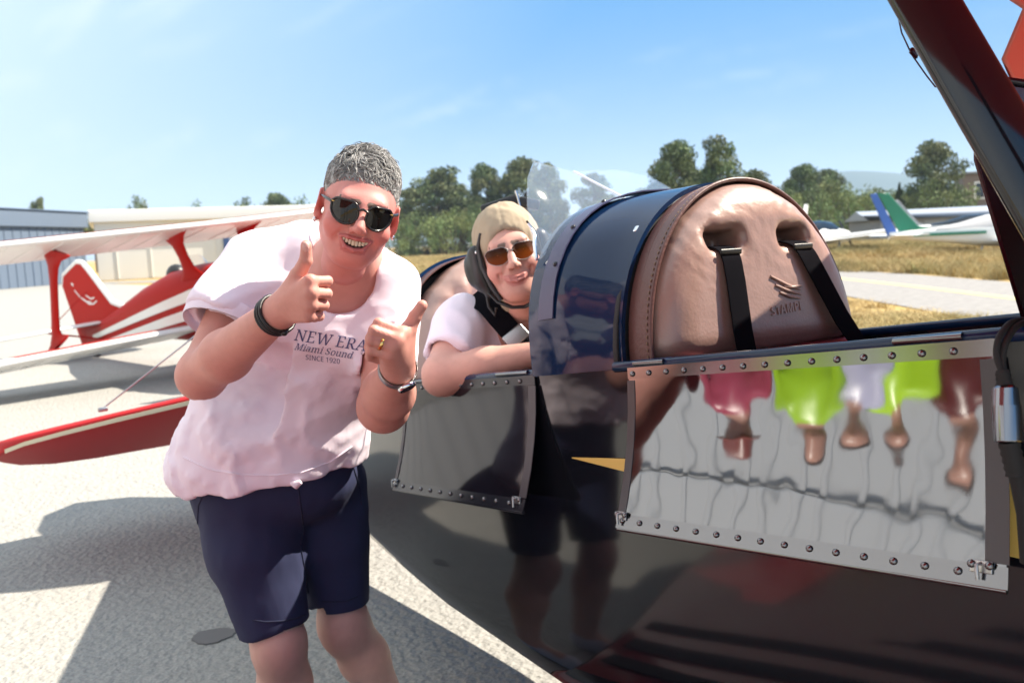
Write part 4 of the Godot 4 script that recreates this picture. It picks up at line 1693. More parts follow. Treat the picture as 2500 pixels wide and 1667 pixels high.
	# white trainers
	for i in 2:
		var sf := Field.new()
		var a: Vector3 = an[i]
		sf.cap(Vector3(a.x, 0.045, a.z - 0.03), Vector3(a.x, 0.04, a.z + 0.15), 0.045, 0.042, 0.02)
		sf.cap(Vector3(a.x, 0.09, a.z), Vector3(a.x, 0.06, a.z + 0.07), 0.045, 0.04, 0.03)
		sf.rbox(Vector3(a.x, -0.1, a.z), Vector3(0.3, 0.1, 0.4), 0.0, 0.01, 0, 1)
		var g := Geo.new()
		sf.mesh_into(g, Vector3(a.x - 0.07, -0.01, a.z - 0.1), Vector3(a.x + 0.07, 0.15, a.z + 0.22), 0.009, off, func(_p, _t): return Color.WHITE)
		part("shoe", g, M.white_shoe, root)
	# dark plaited bracelet, watch, ring, earrings
	var wd := (wr - el).normalized()
	var g := Geo.new()
	for t in [-0.006, 0.0, 0.007]:
		ring_band(g, off * (wr + wd * (t - 0.012)), wd.rotated(Vector3.UP, t * 9.0), 0.0375, 0.0036, 0.06 * t)
	g.ball(Transform3D(Basis(), off * (wr + wd * -0.004 + Vector3(0.012, -0.036, 0.012))), Vector3(0.007, 0.006, 0.006))
	part("bracelet", g, M.black_leather, root)
	var w2 := (wr2 - el2).normalized()
	g = Geo.new()
	strap_band(g, off * (wr2 - w2 * 0.004), w2, 0.0350, 0.0105, 0.003)
	var watch := part("watch_strap", g, M.dull_metal, root)
	var side := (Vector3(-0.1972, 1.1717, -1.6120) - wr2)
	side = (side - w2 * side.dot(w2)).normalized()
	g = Geo.new()
	g.lathe([Vector2(0.0, -0.003), Vector2(0.0165, -0.003), Vector2(0.0185, 0.0), Vector2(0.0175, 0.005), Vector2(0.0155, 0.006), Vector2(0.015, 0.005), Vector2(0.0, 0.005)], Transform3D(Basis(Quaternion(Vector3.UP, side)), off * (wr2 - w2 * 0.004) + side * 0.0375), 24)
	part("watch_case", g, M.chrome, watch)
	g = Geo.new()
	g.lathe([Vector2(0.0, 0.0051), Vector2(0.0148, 0.0054), Vector2(0.0148, 0.0058), Vector2(0.0, 0.0060)], Transform3D(Basis(Quaternion(Vector3.UP, side)), off * (wr2 - w2 * 0.004) + side * 0.0375), 24)
	part("watch_face", g, M.watch_face, watch)
	g = Geo.new()
	strap_band(g, off * mcp[2].lerp(pip[2], 0.55), (pip[2] - mcp[2]).normalized(), 0.0122, 0.0028, 0.0012)
	part("ring", g, M.gold, root)
	for s in [-1.0, 1.0]:
		g = Geo.new()
		g.ball(off * hx * Transform3D(Basis(), Vector3(s * 0.083, -0.036, 0.002)), Vector3(0.0045, 0.0055, 0.0045), 10, 8)
		part("earring", g, M.chrome, root)

func ring_band(g: Geo, p: Vector3, ax: Vector3, r: float, t: float, tilt := 0.0):
	var q := Basis(Quaternion(Vector3.UP, ax)) * Basis(Vector3.RIGHT, tilt)
	var pts := []
	for i in 29:
		var a := TAU * i / 28
		pts.append(p + q * Vector3(cos(a) * r, sin(a * 14) * 0.0006, sin(a) * r))
	g.tube(pts, t, 7, false)

func strap_band(g: Geo, p: Vector3, ax: Vector3, r: float, half: float, t: float):
	var q := Transform3D(Basis(Quaternion(Vector3.UP, ax)), p)
	var rings := []
	for i in 33:
		var a := TAU * i / 32
		var d := Vector3(cos(a), 0, sin(a))
		var ring := PackedVector3Array()
		for c in [[0, -half], [t * 0.8, -half * 0.9], [t, 0], [t * 0.8, half * 0.9], [0, half]]:
			ring.append(q * (d * (r + c[0]) + Vector3.UP * c[1]))
		rings.append(ring)
	g.loft(rings, true, false)

func woman_clothes(root: Node3D, off: Transform3D, hx: Transform3D):
	var f := Field.new()
	# T-shirt: chest, belly, flared hem, shoulders, sleeves
	f.ell(Vector3(-0.4509, 1.2346, -2.0900), Vector3(0.185, 0.19, 0.135), 0.05)
	f.cap(Vector3(-0.5713, 1.3691, -2.0600), Vector3(-0.2855, 1.3019, -2.0400), 0.062, 0.058, 0.08)
	f.cap(Vector3(-0.4658, 1.4045, -2.0500), Vector3(-0.3158, 1.3535, -2.0300), 0.055, 0.05, 0.06)
	f.ell(Vector3(-0.4819, 1.2222, -2.0200), Vector3(0.092, 0.09, 0.085), 0.07)
	f.ell(Vector3(-0.3557, 1.2145, -1.9900), Vector3(0.088, 0.09, 0.085), 0.07)
	f.ell(Vector3(-0.5613, 1.0607, -2.1300), Vector3(0.210, 0.2, 0.175), 0.10)
	f.ell(Vector3(-0.6242, 0.8914, -2.1700), Vector3(0.240, 0.15, 0.196), 0.08)
	f.cap(Vector3(-0.5727, 1.3730, -2.0300), Vector3(-0.6298, 1.2727, -1.9350), 0.070, 0.083, 0.05, 1)
	f.cap(Vector3(-0.2701, 1.3034, -2.0000), Vector3(-0.2850, 1.1405, -1.9300), 0.070, 0.066, 0.04, 1)
	# hem and sleeve ends
	var hem := Basis(Vector3.BACK, -0.0)
	f.rbox(Vector3(-0.5789, 0.8636, -2.1000) + Vector3(0, -0.2, 0), Vector3(0.6, 0.2, 0.6), 0.0, 0.004, 0, 1, Basis(Vector3.BACK, 0.13))
	f.ell(Vector3(-0.6229, 0.8356, -2.1700), Vector3(0.222, 0.085, 0.178), 0.004, 0, 1)
	var a0 := Vector3(-0.5727, 1.3730, -2.0300)
	var a1 := Vector3(-0.6657, 1.1449, -1.8750)
	f.cap(a0.lerp(a1, 0.35), a0.lerp(a1, 1.3), 0.068, 0.072, 0.006, 0, 1)
	var ax := (a1 - a0).normalized()
	var sb := Basis(Quaternion(Vector3.UP, -ax))
	f.rbox(a0.lerp(a1, 0.57) + ax * 0.2, Vector3(0.16, 0.2, 0.16), 0.0, 0.004, 0, 1, sb)
	var b0 := Vector3(-0.2701, 1.3034, -2.0000)
	var b1 := Vector3(-0.2831, 1.0576, -1.8800)
	var bx := (b1 - b0).normalized()
	f.cap(b0.lerp(b1, 0.45), b0.lerp(b1, 1.3), 0.059, 0.062, 0.006, 0, 1)
	f.rbox(b0.lerp(b1, 0.73) + bx * 0.2, Vector3(0.085, 0.2, 0.13), 0.0, 0.004, 0, 1, Basis(Quaternion(Vector3.UP, -bx)))
	# neck opening
	f.cap(Vector3(-0.3450, 1.4471, -1.9500), Vector3(-0.3748, 1.3420, -1.9600), 0.080, 0.082, 0.006, 0, 1)
	f.cap(Vector3(-0.3748, 1.3420, -1.9600), Vector3(-0.3564, 1.3368, -1.8800), 0.082, 0.075, 0.006, 0, 1)
	var nz := FastNoiseLite.new()
	nz.seed = 9
	nz.frequency = 1.0
	var fold := FastNoiseLite.new()
	fold.seed = 15
	fold.frequency = 1.0
	fold.fractal_type = FastNoiseLite.FRACTAL_RIDGED
	fold.fractal_octaves = 1
	var c0 := Vector3(-0.4207, 1.2457, -1.9500)
	var bump := func(p: Vector3) -> float:
		var q := p - c0
		# long folds run down from the shoulders, drawn slightly to the hem knot
		var u := q.x * 7.0 + q.y * 2.2 + nz.get_noise_3dv(p * 4.0) * 1.3
		var low := clampf(-q.y * 2.2 + 0.35, 0.15, 1.0)
		var b := fold.get_noise_2d(u * 0.55, q.y * 1.1) * -0.0115 * low
		b += nz.get_noise_3d(p.x * 6.0, p.y * 3.5, p.z * 5.0) * 0.004
		b += fold.get_noise_2d(q.x * 3.0 - q.y * 8.0 + 9.0, q.y * 1.2 + q.x * 1.0) * -0.0035
		return b
	var g := Geo.new()
	f.mesh_into(g, Vector3(-0.90, 0.80, -2.42), Vector3(0.0, 1.52, -1.74), 0.0066, off, func(_p, _t): return Color.WHITE, bump, 0.028)
	var shirt := part("t_shirt", g, M.shade_tinted_cotton, root)
	# rolled sleeve cuff and hem band
	g = Geo.new()
	var ct := a0.lerp(a1, 0.545)
	strap_band(g, off * ct, (ax + Vector3(0.05, 0, 0)).normalized(), 0.0915, 0.019, 0.004)
	part("sleeve_cuff", g, M.shade_tinted_cotton, shirt)
	# printed lettering laid on the cloth
	var list := f.all()
	var print_on := func(text: String, px: Vector3, size: float, font: String, tilt: float, called: String, slant: float):
		var tm := TextMesh.new()
		tm.text = text
		var sf := SystemFont.new()
		sf.font_names = PackedStringArray([font])
		tm.font = sf
		tm.font_size = 48
		tm.pixel_size = size / 48.0
		tm.depth = 0.001
		tm.curve_step = 2.0
		var arr := tm.get_mesh_arrays()
		var vs: PackedVector3Array = arr[Mesh.ARRAY_VERTEX]
		var id: PackedInt32Array = arr[Mesh.ARRAY_INDEX]
		var gg := Geo.new()
		var right := Vector3(cos(tilt), sin(tilt), 0.0)
		var up := Vector3(-sin(tilt), cos(tilt), 0.0)
		var inward := Vector3(-0.1, -0.12, -1.0).normalized()
		var ids := {}
		for i in range(0, id.size(), 3):
			var tri3 := []
			if vs[id[i]].z < 0.0 or vs[id[i + 1]].z < 0.0 or vs[id[i + 2]].z < 0.0:
				continue
			for e in 3:
				var vi := id[i + e]
				if not ids.has(vi):
					var v := vs[vi]
					var p: Vector3 = px + right * (v.x + v.y * slant) + up * v.y - inward * 0.16
					for n in 24:
						var d: float = f.at(p, list) + bump.call(p)
						if d < 0.0016:
							break
						p += inward * maxf(d * 0.7, 0.0008)
					ids[vi] = gg.add(off * p)
				tri3.append(ids[vi])
			gg.tri(tri3[0], tri3[1], tri3[2])
		part(called, gg, M.print_ink, shirt)
	print_on.call("NEW ERA", Vector3(-0.3938, 1.2012, -1.9300), 0.0345, "Droid Serif", -0.20, "print_title", 0.2)
	print_on.call("Miami Sound", Vector3(-0.4106, 1.1790, -1.9300), 0.0205, "Droid Serif", -0.20, "print_script", 0.35)
	print_on.call("SINCE 1920", Vector3(-0.4157, 1.1609, -1.9300), 0.0150, "Droid Sans", -0.17, "print_since", 0.0)
	for q in [["hem_stitching", [Vector3(-0.7488, 0.9516, -1.9500), Vector3(-0.6927, 0.9211, -1.9500), Vector3(-0.6254, 0.9059, -1.9500), Vector3(-0.5572, 0.9008, -1.9500), Vector3(-0.4884, 0.9036, -1.9500), Vector3(-0.4183, 0.9264, -1.9500), Vector3(-0.3621, 0.9637, -1.9500)]], ["collar_seam", [Vector3(-0.4076, 1.4304, -1.8500), Vector3(-0.3991, 1.3852, -1.8500), Vector3(-0.3773, 1.3463, -1.8500), Vector3(-0.3443, 1.3240, -1.8500), Vector3(-0.3077, 1.3287, -1.8500), Vector3(-0.2803, 1.3618, -1.8500)]]]:
		seam_on(f, bump, q[1], 0.0020, q[0], M.shade_tinted_cotton, shirt, off)
	# drawn-up knot at the hem
	g = Geo.new()
	g.tube([off * Vector3(-0.5207, 0.8733, -1.9850), off * Vector3(-0.5066, 0.8703, -1.9750), off * Vector3(-0.4961, 0.8770, -1.9750)], [0.006, 0.010, 0.006], 10)
	part("hem_knot", g, M.shade_tinted_cotton, shirt)

	# navy shorts
	f = Field.new()
	f.ell(Vector3(-0.6181, 0.8359, -2.2100), Vector3(0.214, 0.13, 0.165), 0.03)
	var kn := [Vector3(-0.6122, 0.4069, -2.1100), Vector3(-0.4898, 0.3602, -2.2700)]
	var hp := [Vector3(-0.7001, 0.8084, -2.1800), Vector3(-0.5151, 0.7774, -2.3000)]
	f.cap(hp[0], hp[0].lerp(kn[0], 0.35), 0.112, 0.114, 0.05, 1)
	f.cap(hp[0].lerp(kn[0], 0.35), kn[0], 0.114, 0.080, 0.03, 1)
	f.cap(hp[1], hp[1].lerp(kn[1], 0.35), 0.110, 0.103, 0.05, 2)
	f.cap(hp[1].lerp(kn[1], 0.35), kn[1], 0.100, 0.072, 0.010, 2)
	for i in 2:
		var dx: Vector3 = (kn[i] - hp[i]).normalized()
		var cut: Vector3 = [Vector3(-0.6153, 0.4671, -2.1100), Vector3(-0.4681, 0.4419, -2.2700)][i]
		f.rbox(cut + dx * 0.15, Vector3(0.108 if i == 0 else 0.15, 0.15, 0.16), 0.0, 0.004, 0, 1, Basis(Quaternion(Vector3.UP, -dx)) * Basis(Vector3.BACK, 0.06))
		f.cap(kn[i] - dx * 0.20, kn[i] + dx * 0.1, 0.068 if i == 0 else 0.060, 0.068 if i == 0 else 0.060, 0.004, 0, 1)
	var bump2 := func(p: Vector3) -> float:
		return nz.get_noise_3d(p.x * 9.0, p.y * 4.0, p.z * 9.0) * 0.006 + fold.get_noise_2d(p.x * 4.0 + p.y * 3.0, p.y * 5.0) * -0.006 * clampf((p.y - 0.5) * 2.0, 0.1, 1.0)
	g = Geo.new()
	f.mesh_into(g, Vector3(-0.92, 0.46, -2.44), Vector3(-0.30, 1.0, -1.98), 0.0085, off, func(_p, _t): return Color.WHITE, bump2, 0.015)
	var sh := part("shorts", g, M.navy, root)
	# fly, pocket and hem seams laid on the cloth
	for q in [["fly_seam", [Vector3(-0.5089, 0.8645, -2.0000), Vector3(-0.5064, 0.8147, -2.0000), Vector3(-0.5034, 0.7574, -2.0000), Vector3(-0.5135, 0.7160, -2.0000)]], ["pocket_seam", [Vector3(-0.7150, 0.8781, -2.0000), Vector3(-0.7426, 0.8257, -2.0000), Vector3(-0.7504, 0.7688, -2.0000)]], ["pocket_seam", [Vector3(-0.3969, 0.8714, -2.1000), Vector3(-0.3853, 0.8221, -2.1000), Vector3(-0.3842, 0.7732, -2.1000)]],
			["hem_seam", [Vector3(-0.6385, 0.5430, -2.0000), Vector3(-0.6062, 0.5372, -2.0000), Vector3(-0.5724, 0.5377, -2.0000), Vector3(-0.5362, 0.5424, -2.0000), Vector3(-0.5099, 0.5519, -2.0000)]], ["hem_seam", [Vector3(-0.5096, 0.5208, -2.1500), Vector3(-0.4802, 0.5171, -2.1500), Vector3(-0.4472, 0.5179, -2.1500), Vector3(-0.4134, 0.5300, -2.1500)]], ["crotch_seam", [Vector3(-0.5135, 0.7160, -2.0000), Vector3(-0.5075, 0.6579, -2.0000), Vector3(-0.5038, 0.5942, -2.0000)]]]:
		seam_on(f, bump2, q[1], 0.0022, q[0], M.navy_seam, sh, off)

# a fine welt along a polyline dropped onto the cloth from in front
func seam_on(f: Field, bump: Callable, pts: Array, r: float, called: String, m: Material, parent: Node, off: Transform3D):
	var list := f.all()
	var out := []
	for i in pts.size() - 1:
		for k in 8:
			var p: Vector3 = pts[i].lerp(pts[i + 1], k / 8.0)
			var inward := (p - Vector3(0, 1.4, 0)).normalized()
			for n in 60:
				var d: float = f.at(p, list) + bump.call(p)
				if d < 0.0005:
					break
				p += inward * maxf(d * 0.7, 0.0008)
			if f.at(p, list) < 0.02:
				out.append(off * p)
	if out.size() > 2:
		var g := Geo.new()
		g.tube(out, r, 6)
		part(called, g, m, parent)

func woman_hair(root: Node3D, off: Transform3D, hx: Transform3D):
	var rng := RandomNumberGenerator.new()
	rng.seed = 31
	var f := Field.new()
	f.ell(Vector3(0, 0.046, -0.024), Vector3(0.0785, 0.085, 0.098), 0.02)
	f.ell(Vector3(-0.006, -0.055, 0.088), Vector3(0.0725, 0.107, 0.083), 0.015, 0, 1)
	f.ell(Vector3(0, -0.105, -0.01), Vector3(0.14, 0.075, 0.14), 0.02, 0, 1)
	for s in [-1.0, 1.0]:
		f.ell(Vector3(s * 0.09, -0.005, -0.012), Vector3(0.02, 0.036, 0.026), 0.01, 0, 1)
	var nz := FastNoiseLite.new()
	nz.seed = 2
	nz.frequency = 1.0
	var shade := func(p: Vector3) -> Color:
		var n := nz.get_noise_3dv(p * 60.0) * 0.5 + nz.get_noise_3dv(p * 190.0) * 0.5
		var sides := clampf((absf(p.x) - 0.05) * 18.0, 0.0, 0.5)
		var v := clampf(0.25 + sides * 0.25 + n * 0.34, 0.035, 0.7)
		return Color(v, v * 0.97, v * 0.95)
	var bump := func(p: Vector3) -> float:
		return nz.get_noise_3dv(p * 55.0) * 0.006
	var g := Geo.new()
	f.mesh_into(g, Vector3(-0.105, -0.06, -0.14), Vector3(0.105, 0.15, 0.10), 0.004, off * hx, func(p, _t): return shade.call(p), bump, 0.01)
	var h := part("hair", g, M.hair, root)
	# locks: fine strands combed by a wandering field, longer and tousled on top, short at the sides
	g = Geo.new()
	var made := 0
	var tries := 0
	var all := f.all()
	while made < 7000 and tries < 44000:
		tries += 1
		var d := Vector3(rng.randfn(), rng.randfn() + 0.35, rng.randfn()).normalized()
		var p := Vector3(0, 0.046, -0.024) + d * Vector3(0.0785, 0.085, 0.098)
		if f.at(p, all) > 0.003 + 0.007 * rng.randf() or p.y < -0.032:
			continue
		var n := (d / Vector3(0.0815, 0.088, 0.101)).normalized()
		var top := clampf((p.y - 0.06) * 14.0, 0.0, 1.0)
		var front := clampf((p.z - 0.02) * 22.0, 0.0, 1.0)
		var l := lerpf(0.010, rng.randf_range(0.016, 0.036), top)
		var w := Vector3(nz.get_noise_3dv(p * 22.0), nz.get_noise_3dv(p * 22.0 + Vector3(9, 0, 0)), nz.get_noise_3dv(p * 22.0 + Vector3(0, 9, 0)))
		var sweep := Vector3(0.9, -0.25, 0.55).lerp(Vector3(1.0, -0.55, 0.3), front) * top + Vector3(0.0, -1.0, -0.35) * (1.0 - top)
		sweep += w * lerpf(1.2, 2.6, top) + Vector3(rng.randf_range(-1, 1), rng.randf_range(-1, 1), rng.randf_range(-1, 1)) * 0.28
		var t := (sweep - n * sweep.dot(n)).normalized()
		var curl := t.cross(n) * (nz.get_noise_3dv(p * 40.0 + Vector3(3, 3, 3)) * 1.6 + rng.randf_range(-0.2, 0.2))
		var rise := lerpf(0.08, rng.randf_range(0.10, 0.34), top)
		var q := [p - n * 0.003, p + n * l * rise * 0.8 + t * l * 0.35, p + n * l * rise + (t + curl).normalized() * l * 0.8, p + n * l * rise * 0.4 + (t + curl * 1.6).normalized() * l * 1.15]
		for i in q.size():
			q[i] = off * hx * q[i]
		var r := lerpf(0.0009, rng.randf_range(0.0009, 0.0016), top)
		var c: Color = shade.call(p + Vector3(rng.randf(), rng.randf(), rng.randf()) * 0.02)
		var m := rng.randf_range(0.7, 1.35)
		g.tube(q, [r, r * 1.1, r * 0.9, r * 0.12], 4, false, Color(c.r * m, c.g * m, c.b * m), 0.6)
		made += 1
	var locks := part("hair_locks", g, M.hair, h)
	locks.set_meta("kind", "stuff")

func lens_outline(cx: float, cy: float, rx: float, ry: float, s: float) -> PackedVector2Array:
	var out := PackedVector2Array()
	for i in 32:
		var a := TAU * i / 32
		var x := cos(a)
		var y := sin(a)
		# flatter top, fuller outer corner
		var k := 1.0 + (0.10 * absf(x) if y > 0.3 else 0.0)
		out.append(Vector2(cx + rx * x * k + s * 0.003 * y, cy + ry * (minf(y, 0.80) if y > 0 else y)))
	return out

func sunglasses(root: Node3D, hx: Transform3D):
	var g := Geo.new()
	for s in [-1.0, 1.0]:
		var out := lens_outline(s * 0.0345, 0.0035, 0.0262, 0.0255, s)
		var pts := []
		for p in out:
			pts.append(hx * Vector3(p.x, p.y, 0.1085 - 8.0 * p.x * p.x))
		pts.append(pts[0])
		pts.append(pts[1])
		g.tube(pts, 0.0026, 8, false)
		g.tube([hx * Vector3(s * 0.061, 0.014, 0.079), hx * Vector3(s * 0.0725, 0.016, 0.06), hx * Vector3(s * 0.0785, 0.017, 0.02), hx * Vector3(s * 0.082, 0.016, -0.012), hx * Vector3(s * 0.081, 0.0, -0.03)], [0.0036, 0.0034, 0.0024, 0.0022, 0.002], 8)
	g.tube([hx * Vector3(-0.011, 0.010, 0.1085), hx * Vector3(0, 0.014, 0.1115), hx * Vector3(0.011, 0.010, 0.1085)], 0.0027, 8)
	var fr := part("sunglasses", g, M.frame_black, root)
	for s in [-1.0, 1.0]:
		g = Geo.new()
		var out := lens_outline(s * 0.0345, 0.0035, 0.0252, 0.0245, s)
		var rings := []
		for k in [1.0, 0.75, 0.5, 0.25, 0.02]:
			var ring := PackedVector3Array()
			for p in out:
				var q := Vector2(s * 0.0345, 0.0035).lerp(p, k)
				ring.append(hx * Vector3(q.x, q.y, 0.1085 - 8.0 * q.x * q.x + 0.0022 * (1.0 - k * k)))
			rings.append(ring)
		g.loft(rings, true, false)
		part("lens", g, M.lens_dark, fr)
	for s in [-1.0, 1.0]:
		g = Geo.new()
		g.box(Transform3D(hx.basis, hx * Vector3(s * 0.0595, 0.0155, 0.0835)), Vector3(0.006, 0.002, 0.002), 0.0005)
		part("hinge_stud", g, M.gold, fr)

func man_in_cockpit():
	var hx: Transform3D = Transform3D(Basis(Vector3(0.9764, 0.2150, -0.0183), Vector3(-0.2157, 0.9740, -0.0694), Vector3(0.0029, 0.0717, 0.9974)), Vector3(0.0068, 1.3595, -2.4000))
	hx.basis = hx.basis * Basis.from_scale(Vector3(1.05, 1.11, 1.05))
	var base := Vector3(-0.0016, 0.9632, -2.5500)
	var root := thing("person", "person in tan and black flying helmet and amber glasses seated in the rear cockpit", "person", base)
	var off := Transform3D(Basis(), -base)
	var nz := FastNoiseLite.new()
	nz.seed = 78
	nz.frequency = 1.0
	var tone := Color(0.60, 0.32, 0.26)
	var pt := func(p: Vector3, t: int) -> Color:
		return skin_tone(tone, t, p, nz)
	var body := Geo.new()
	var hf := Field.new()
	face_field(hf, false, false)
	hf.mesh_into(body, Vector3(-0.085, -0.165, -0.125), Vector3(0.085, 0.13, 0.135), 0.0025, off * hx, pt)
	var nf := Field.new()
	nf.cap(hx * Vector3(0, -0.05, -0.035), Vector3(0.0264, 1.1827, -2.5000), 0.059, 0.064, 0.03)
	nf.cap(Vector3(0.0264, 1.1827, -2.5000), Vector3(0.0168, 1.0890, -2.5600), 0.066, 0.10, 0.05)
	# lap and thighs hidden in the cockpit
	nf.cap(Vector3(-0.0364, 0.7579, -2.6000), Vector3(0.1572, 0.7545, -2.2500), 0.11, 0.08, 0.05)
	var bb := limb_box([hx * Vector3(0, -0.1, 0), Vector3(0.0231, 1.0887, -2.5600)], 0.1)
	nf.mesh_into(body, bb[0], bb[1], 0.010, off, pt)
	var el := Vector3(-0.1900, 1.0517, -2.3450)
	var wr := Vector3(0.1083, 1.1175, -2.2350)
	var sh := Vector3(-0.1380, 1.1753, -2.5000)
	var f := Field.new()
	f.cap(sh, el, 0.058, 0.050, 0.02)
	f.ell(el, Vector3(0.051, 0.053, 0.05), 0.02)
	f.cap(el, el.lerp(wr, 0.4), 0.051, 0.049, 0.02)
	f.cap(el.lerp(wr, 0.4), wr, 0.049, 0.030, 0.02)
	bb = limb_box([sh, el, wr], 0.055)
	f.mesh_into(body, bb[0], bb[1], 0.0065, off, pt)
	f = Field.new()
	var hd := (wr - el).normalized()
	var sd := hd.cross(Vector3.UP).normalized()
	f.cap(wr - hd * 0.02, wr + hd * 0.02, 0.030, 0.026, 0.02)
	for i in 4:
		var o := sd * (0.03 - 0.02 * i)
		var m := wr + hd * (0.085 - 0.004 * absf(i - 1.0)) + o
		f.cap(wr + o * 0.4, m, 0.019, 0.0135, 0.016)
		finger(f, [m, m + hd * 0.035 + Vector3(0, -0.018, 0), m + hd * 0.042 + Vector3(0, -0.043, 0), m + hd * 0.022 + Vector3(0, -0.055, 0)], 0.0112, 0.0088)
	finger(f, [wr + sd * 0.02 + hd * 0.03, wr + sd * 0.05 + hd * 0.06 + Vector3(0, -0.012, 0), wr + sd * 0.055 + hd * 0.09 + Vector3(0, -0.018, 0)], 0.0145, 0.0100)
	bb = limb_box([wr - hd * 0.03, wr + hd * 0.15 + sd * 0.05 + Vector3(0, -0.07, 0), wr + hd * 0.15 - sd * 0.05], 0.035)
	f.mesh_into(body, bb[0], bb[1], 0.004, off, pt)
	part("body", body, M.skin, root)
	# white polo shirt
	f = Field.new()
	f.ell(Vector3(0.0078, 1.0166, -2.6200), Vector3(0.20, 0.20, 0.135), 0.05)
	f.cap(Vector3(-0.1246, 1.1663, -2.5500), Vector3(0.1653, 1.1560, -2.6600), 0.072, 0.066, 0.06)
	f.cap(Vector3(0.0208, 1.1858, -2.5400), Vector3(0.0191, 1.1388, -2.5700), 0.085, 0.11, 0.05)
	f.cap(sh, sh.lerp(el, 0.62), 0.076, 0.078, 0.04)
	f.cap(Vector3(0.1781, 1.1489, -2.6600), Vector3(0.2161, 1.0174, -2.5500), 0.075, 0.07, 0.04)
	f.cap(sh.lerp(el, 0.4), sh.lerp(el, 1.3), 0.055, 0.057, 0.006, 0, 1)
	var ax := (el - sh).normalized()
	f.rbox(sh.lerp(el, 0.66) + ax * 0.2, Vector3(0.11, 0.2, 0.11), 0.0, 0.004, 0, 1, Basis(Quaternion(Vector3.UP, -ax)))
	f.cap(Vector3(0.0369, 1.2943, -2.4700), Vector3(0.0385, 1.2055, -2.4400), 0.062, 0.052, 0.008, 0, 1)
	var fold := FastNoiseLite.new()
	fold.seed = 18
	fold.frequency = 1.0
	fold.fractal_type = FastNoiseLite.FRACTAL_RIDGED
	fold.fractal_octaves = 2
	var bump := func(p: Vector3) -> float:
		return fold.get_noise_3d(p.x * 4.0 + p.y * 2.0, p.y * 3.0 - p.x * 2.0, p.z * 4.0) * -0.011
	var g := Geo.new()
	bb = limb_box([Vector3(-0.2023, 1.2491, -2.4000), Vector3(0.2689, 0.8330, -2.7500)], 0.05)
	f.mesh_into(g, bb[0], bb[1], 0.008, off, func(_p, _t): return Color.WHITE, bump, 0.014)
	var shirt := part("polo_shirt", g, M.shade_tinted_cotton, root)
	# collar leaves
	for q in [[Vector3(-0.0391, 1.2199, -2.4550), Vector3(-0.0025, 1.1761, -2.4250), Vector3(0.0249, 1.1523, -2.4100), Vector3(-0.0289, 1.1783, -2.4400)], [Vector3(0.0888, 1.2115, -2.4900), Vector3(0.0608, 1.1692, -2.4300), Vector3(0.0413, 1.1444, -2.4100), Vector3(0.0857, 1.1652, -2.4600)]]:
		g = Geo.new()
		var rows := []
		for j in 4:
			var row := PackedVector3Array()
			for i in 4:
				row.append(off * (q[0].lerp(q[1], i / 3.0)).lerp(q[3].lerp(q[2], i / 3.0), j / 3.0))
			rows.append(row)
		g.shell(rows, 0.003)
		part("collar", g, M.shade_tinted_cotton, shirt)
	# shoulder harness over the shirt and its metal adjuster
	g = Geo.new()
	var q := [Vector3(-0.1059, 1.2504, -2.5000), Vector3(-0.0646, 1.2313, -2.4300), Vector3(-0.0281, 1.1879, -2.4000), Vector3(0.0111, 1.1401, -2.3850), Vector3(0.0553, 1.0734, -2.3800)]
	var rings := []
	for j in q.size():
		var t: Vector3 = (q[mini(j + 1, 4)] - q[maxi(j - 1, 0)]).normalized()
		var s := t.cross(Vector3(0.1, 0.35, 1.0)).normalized()
		var n := s.cross(t)
		rings.append(PackedVector3Array([off * (q[j] + s * 0.030 + n * 0.002), off * (q[j] - s * 0.030 + n * 0.002), off * (q[j] - s * 0.030 - n * 0.002), off * (q[j] + s * 0.030 - n * 0.002)]))
	g.loft(rings)
	var hs := part("harness_strap", g, M.webbing, root)
	g = Geo.new()
	var dx := (q[3] - q[2] as Vector3).normalized()
	var nn := Vector3(0.1, 0.3, 1.0)
	nn = (nn - dx * nn.dot(dx)).normalized()
	g.box(Transform3D(Basis(dx, nn.cross(dx), nn), off * (q[3] + nn * 0.010)), Vector3(0.045, 0.068, 0.012), 0.004)
	part("harness_adjuster", g, M.dull_metal, hs)
	flying_helmet(root, off * hx)

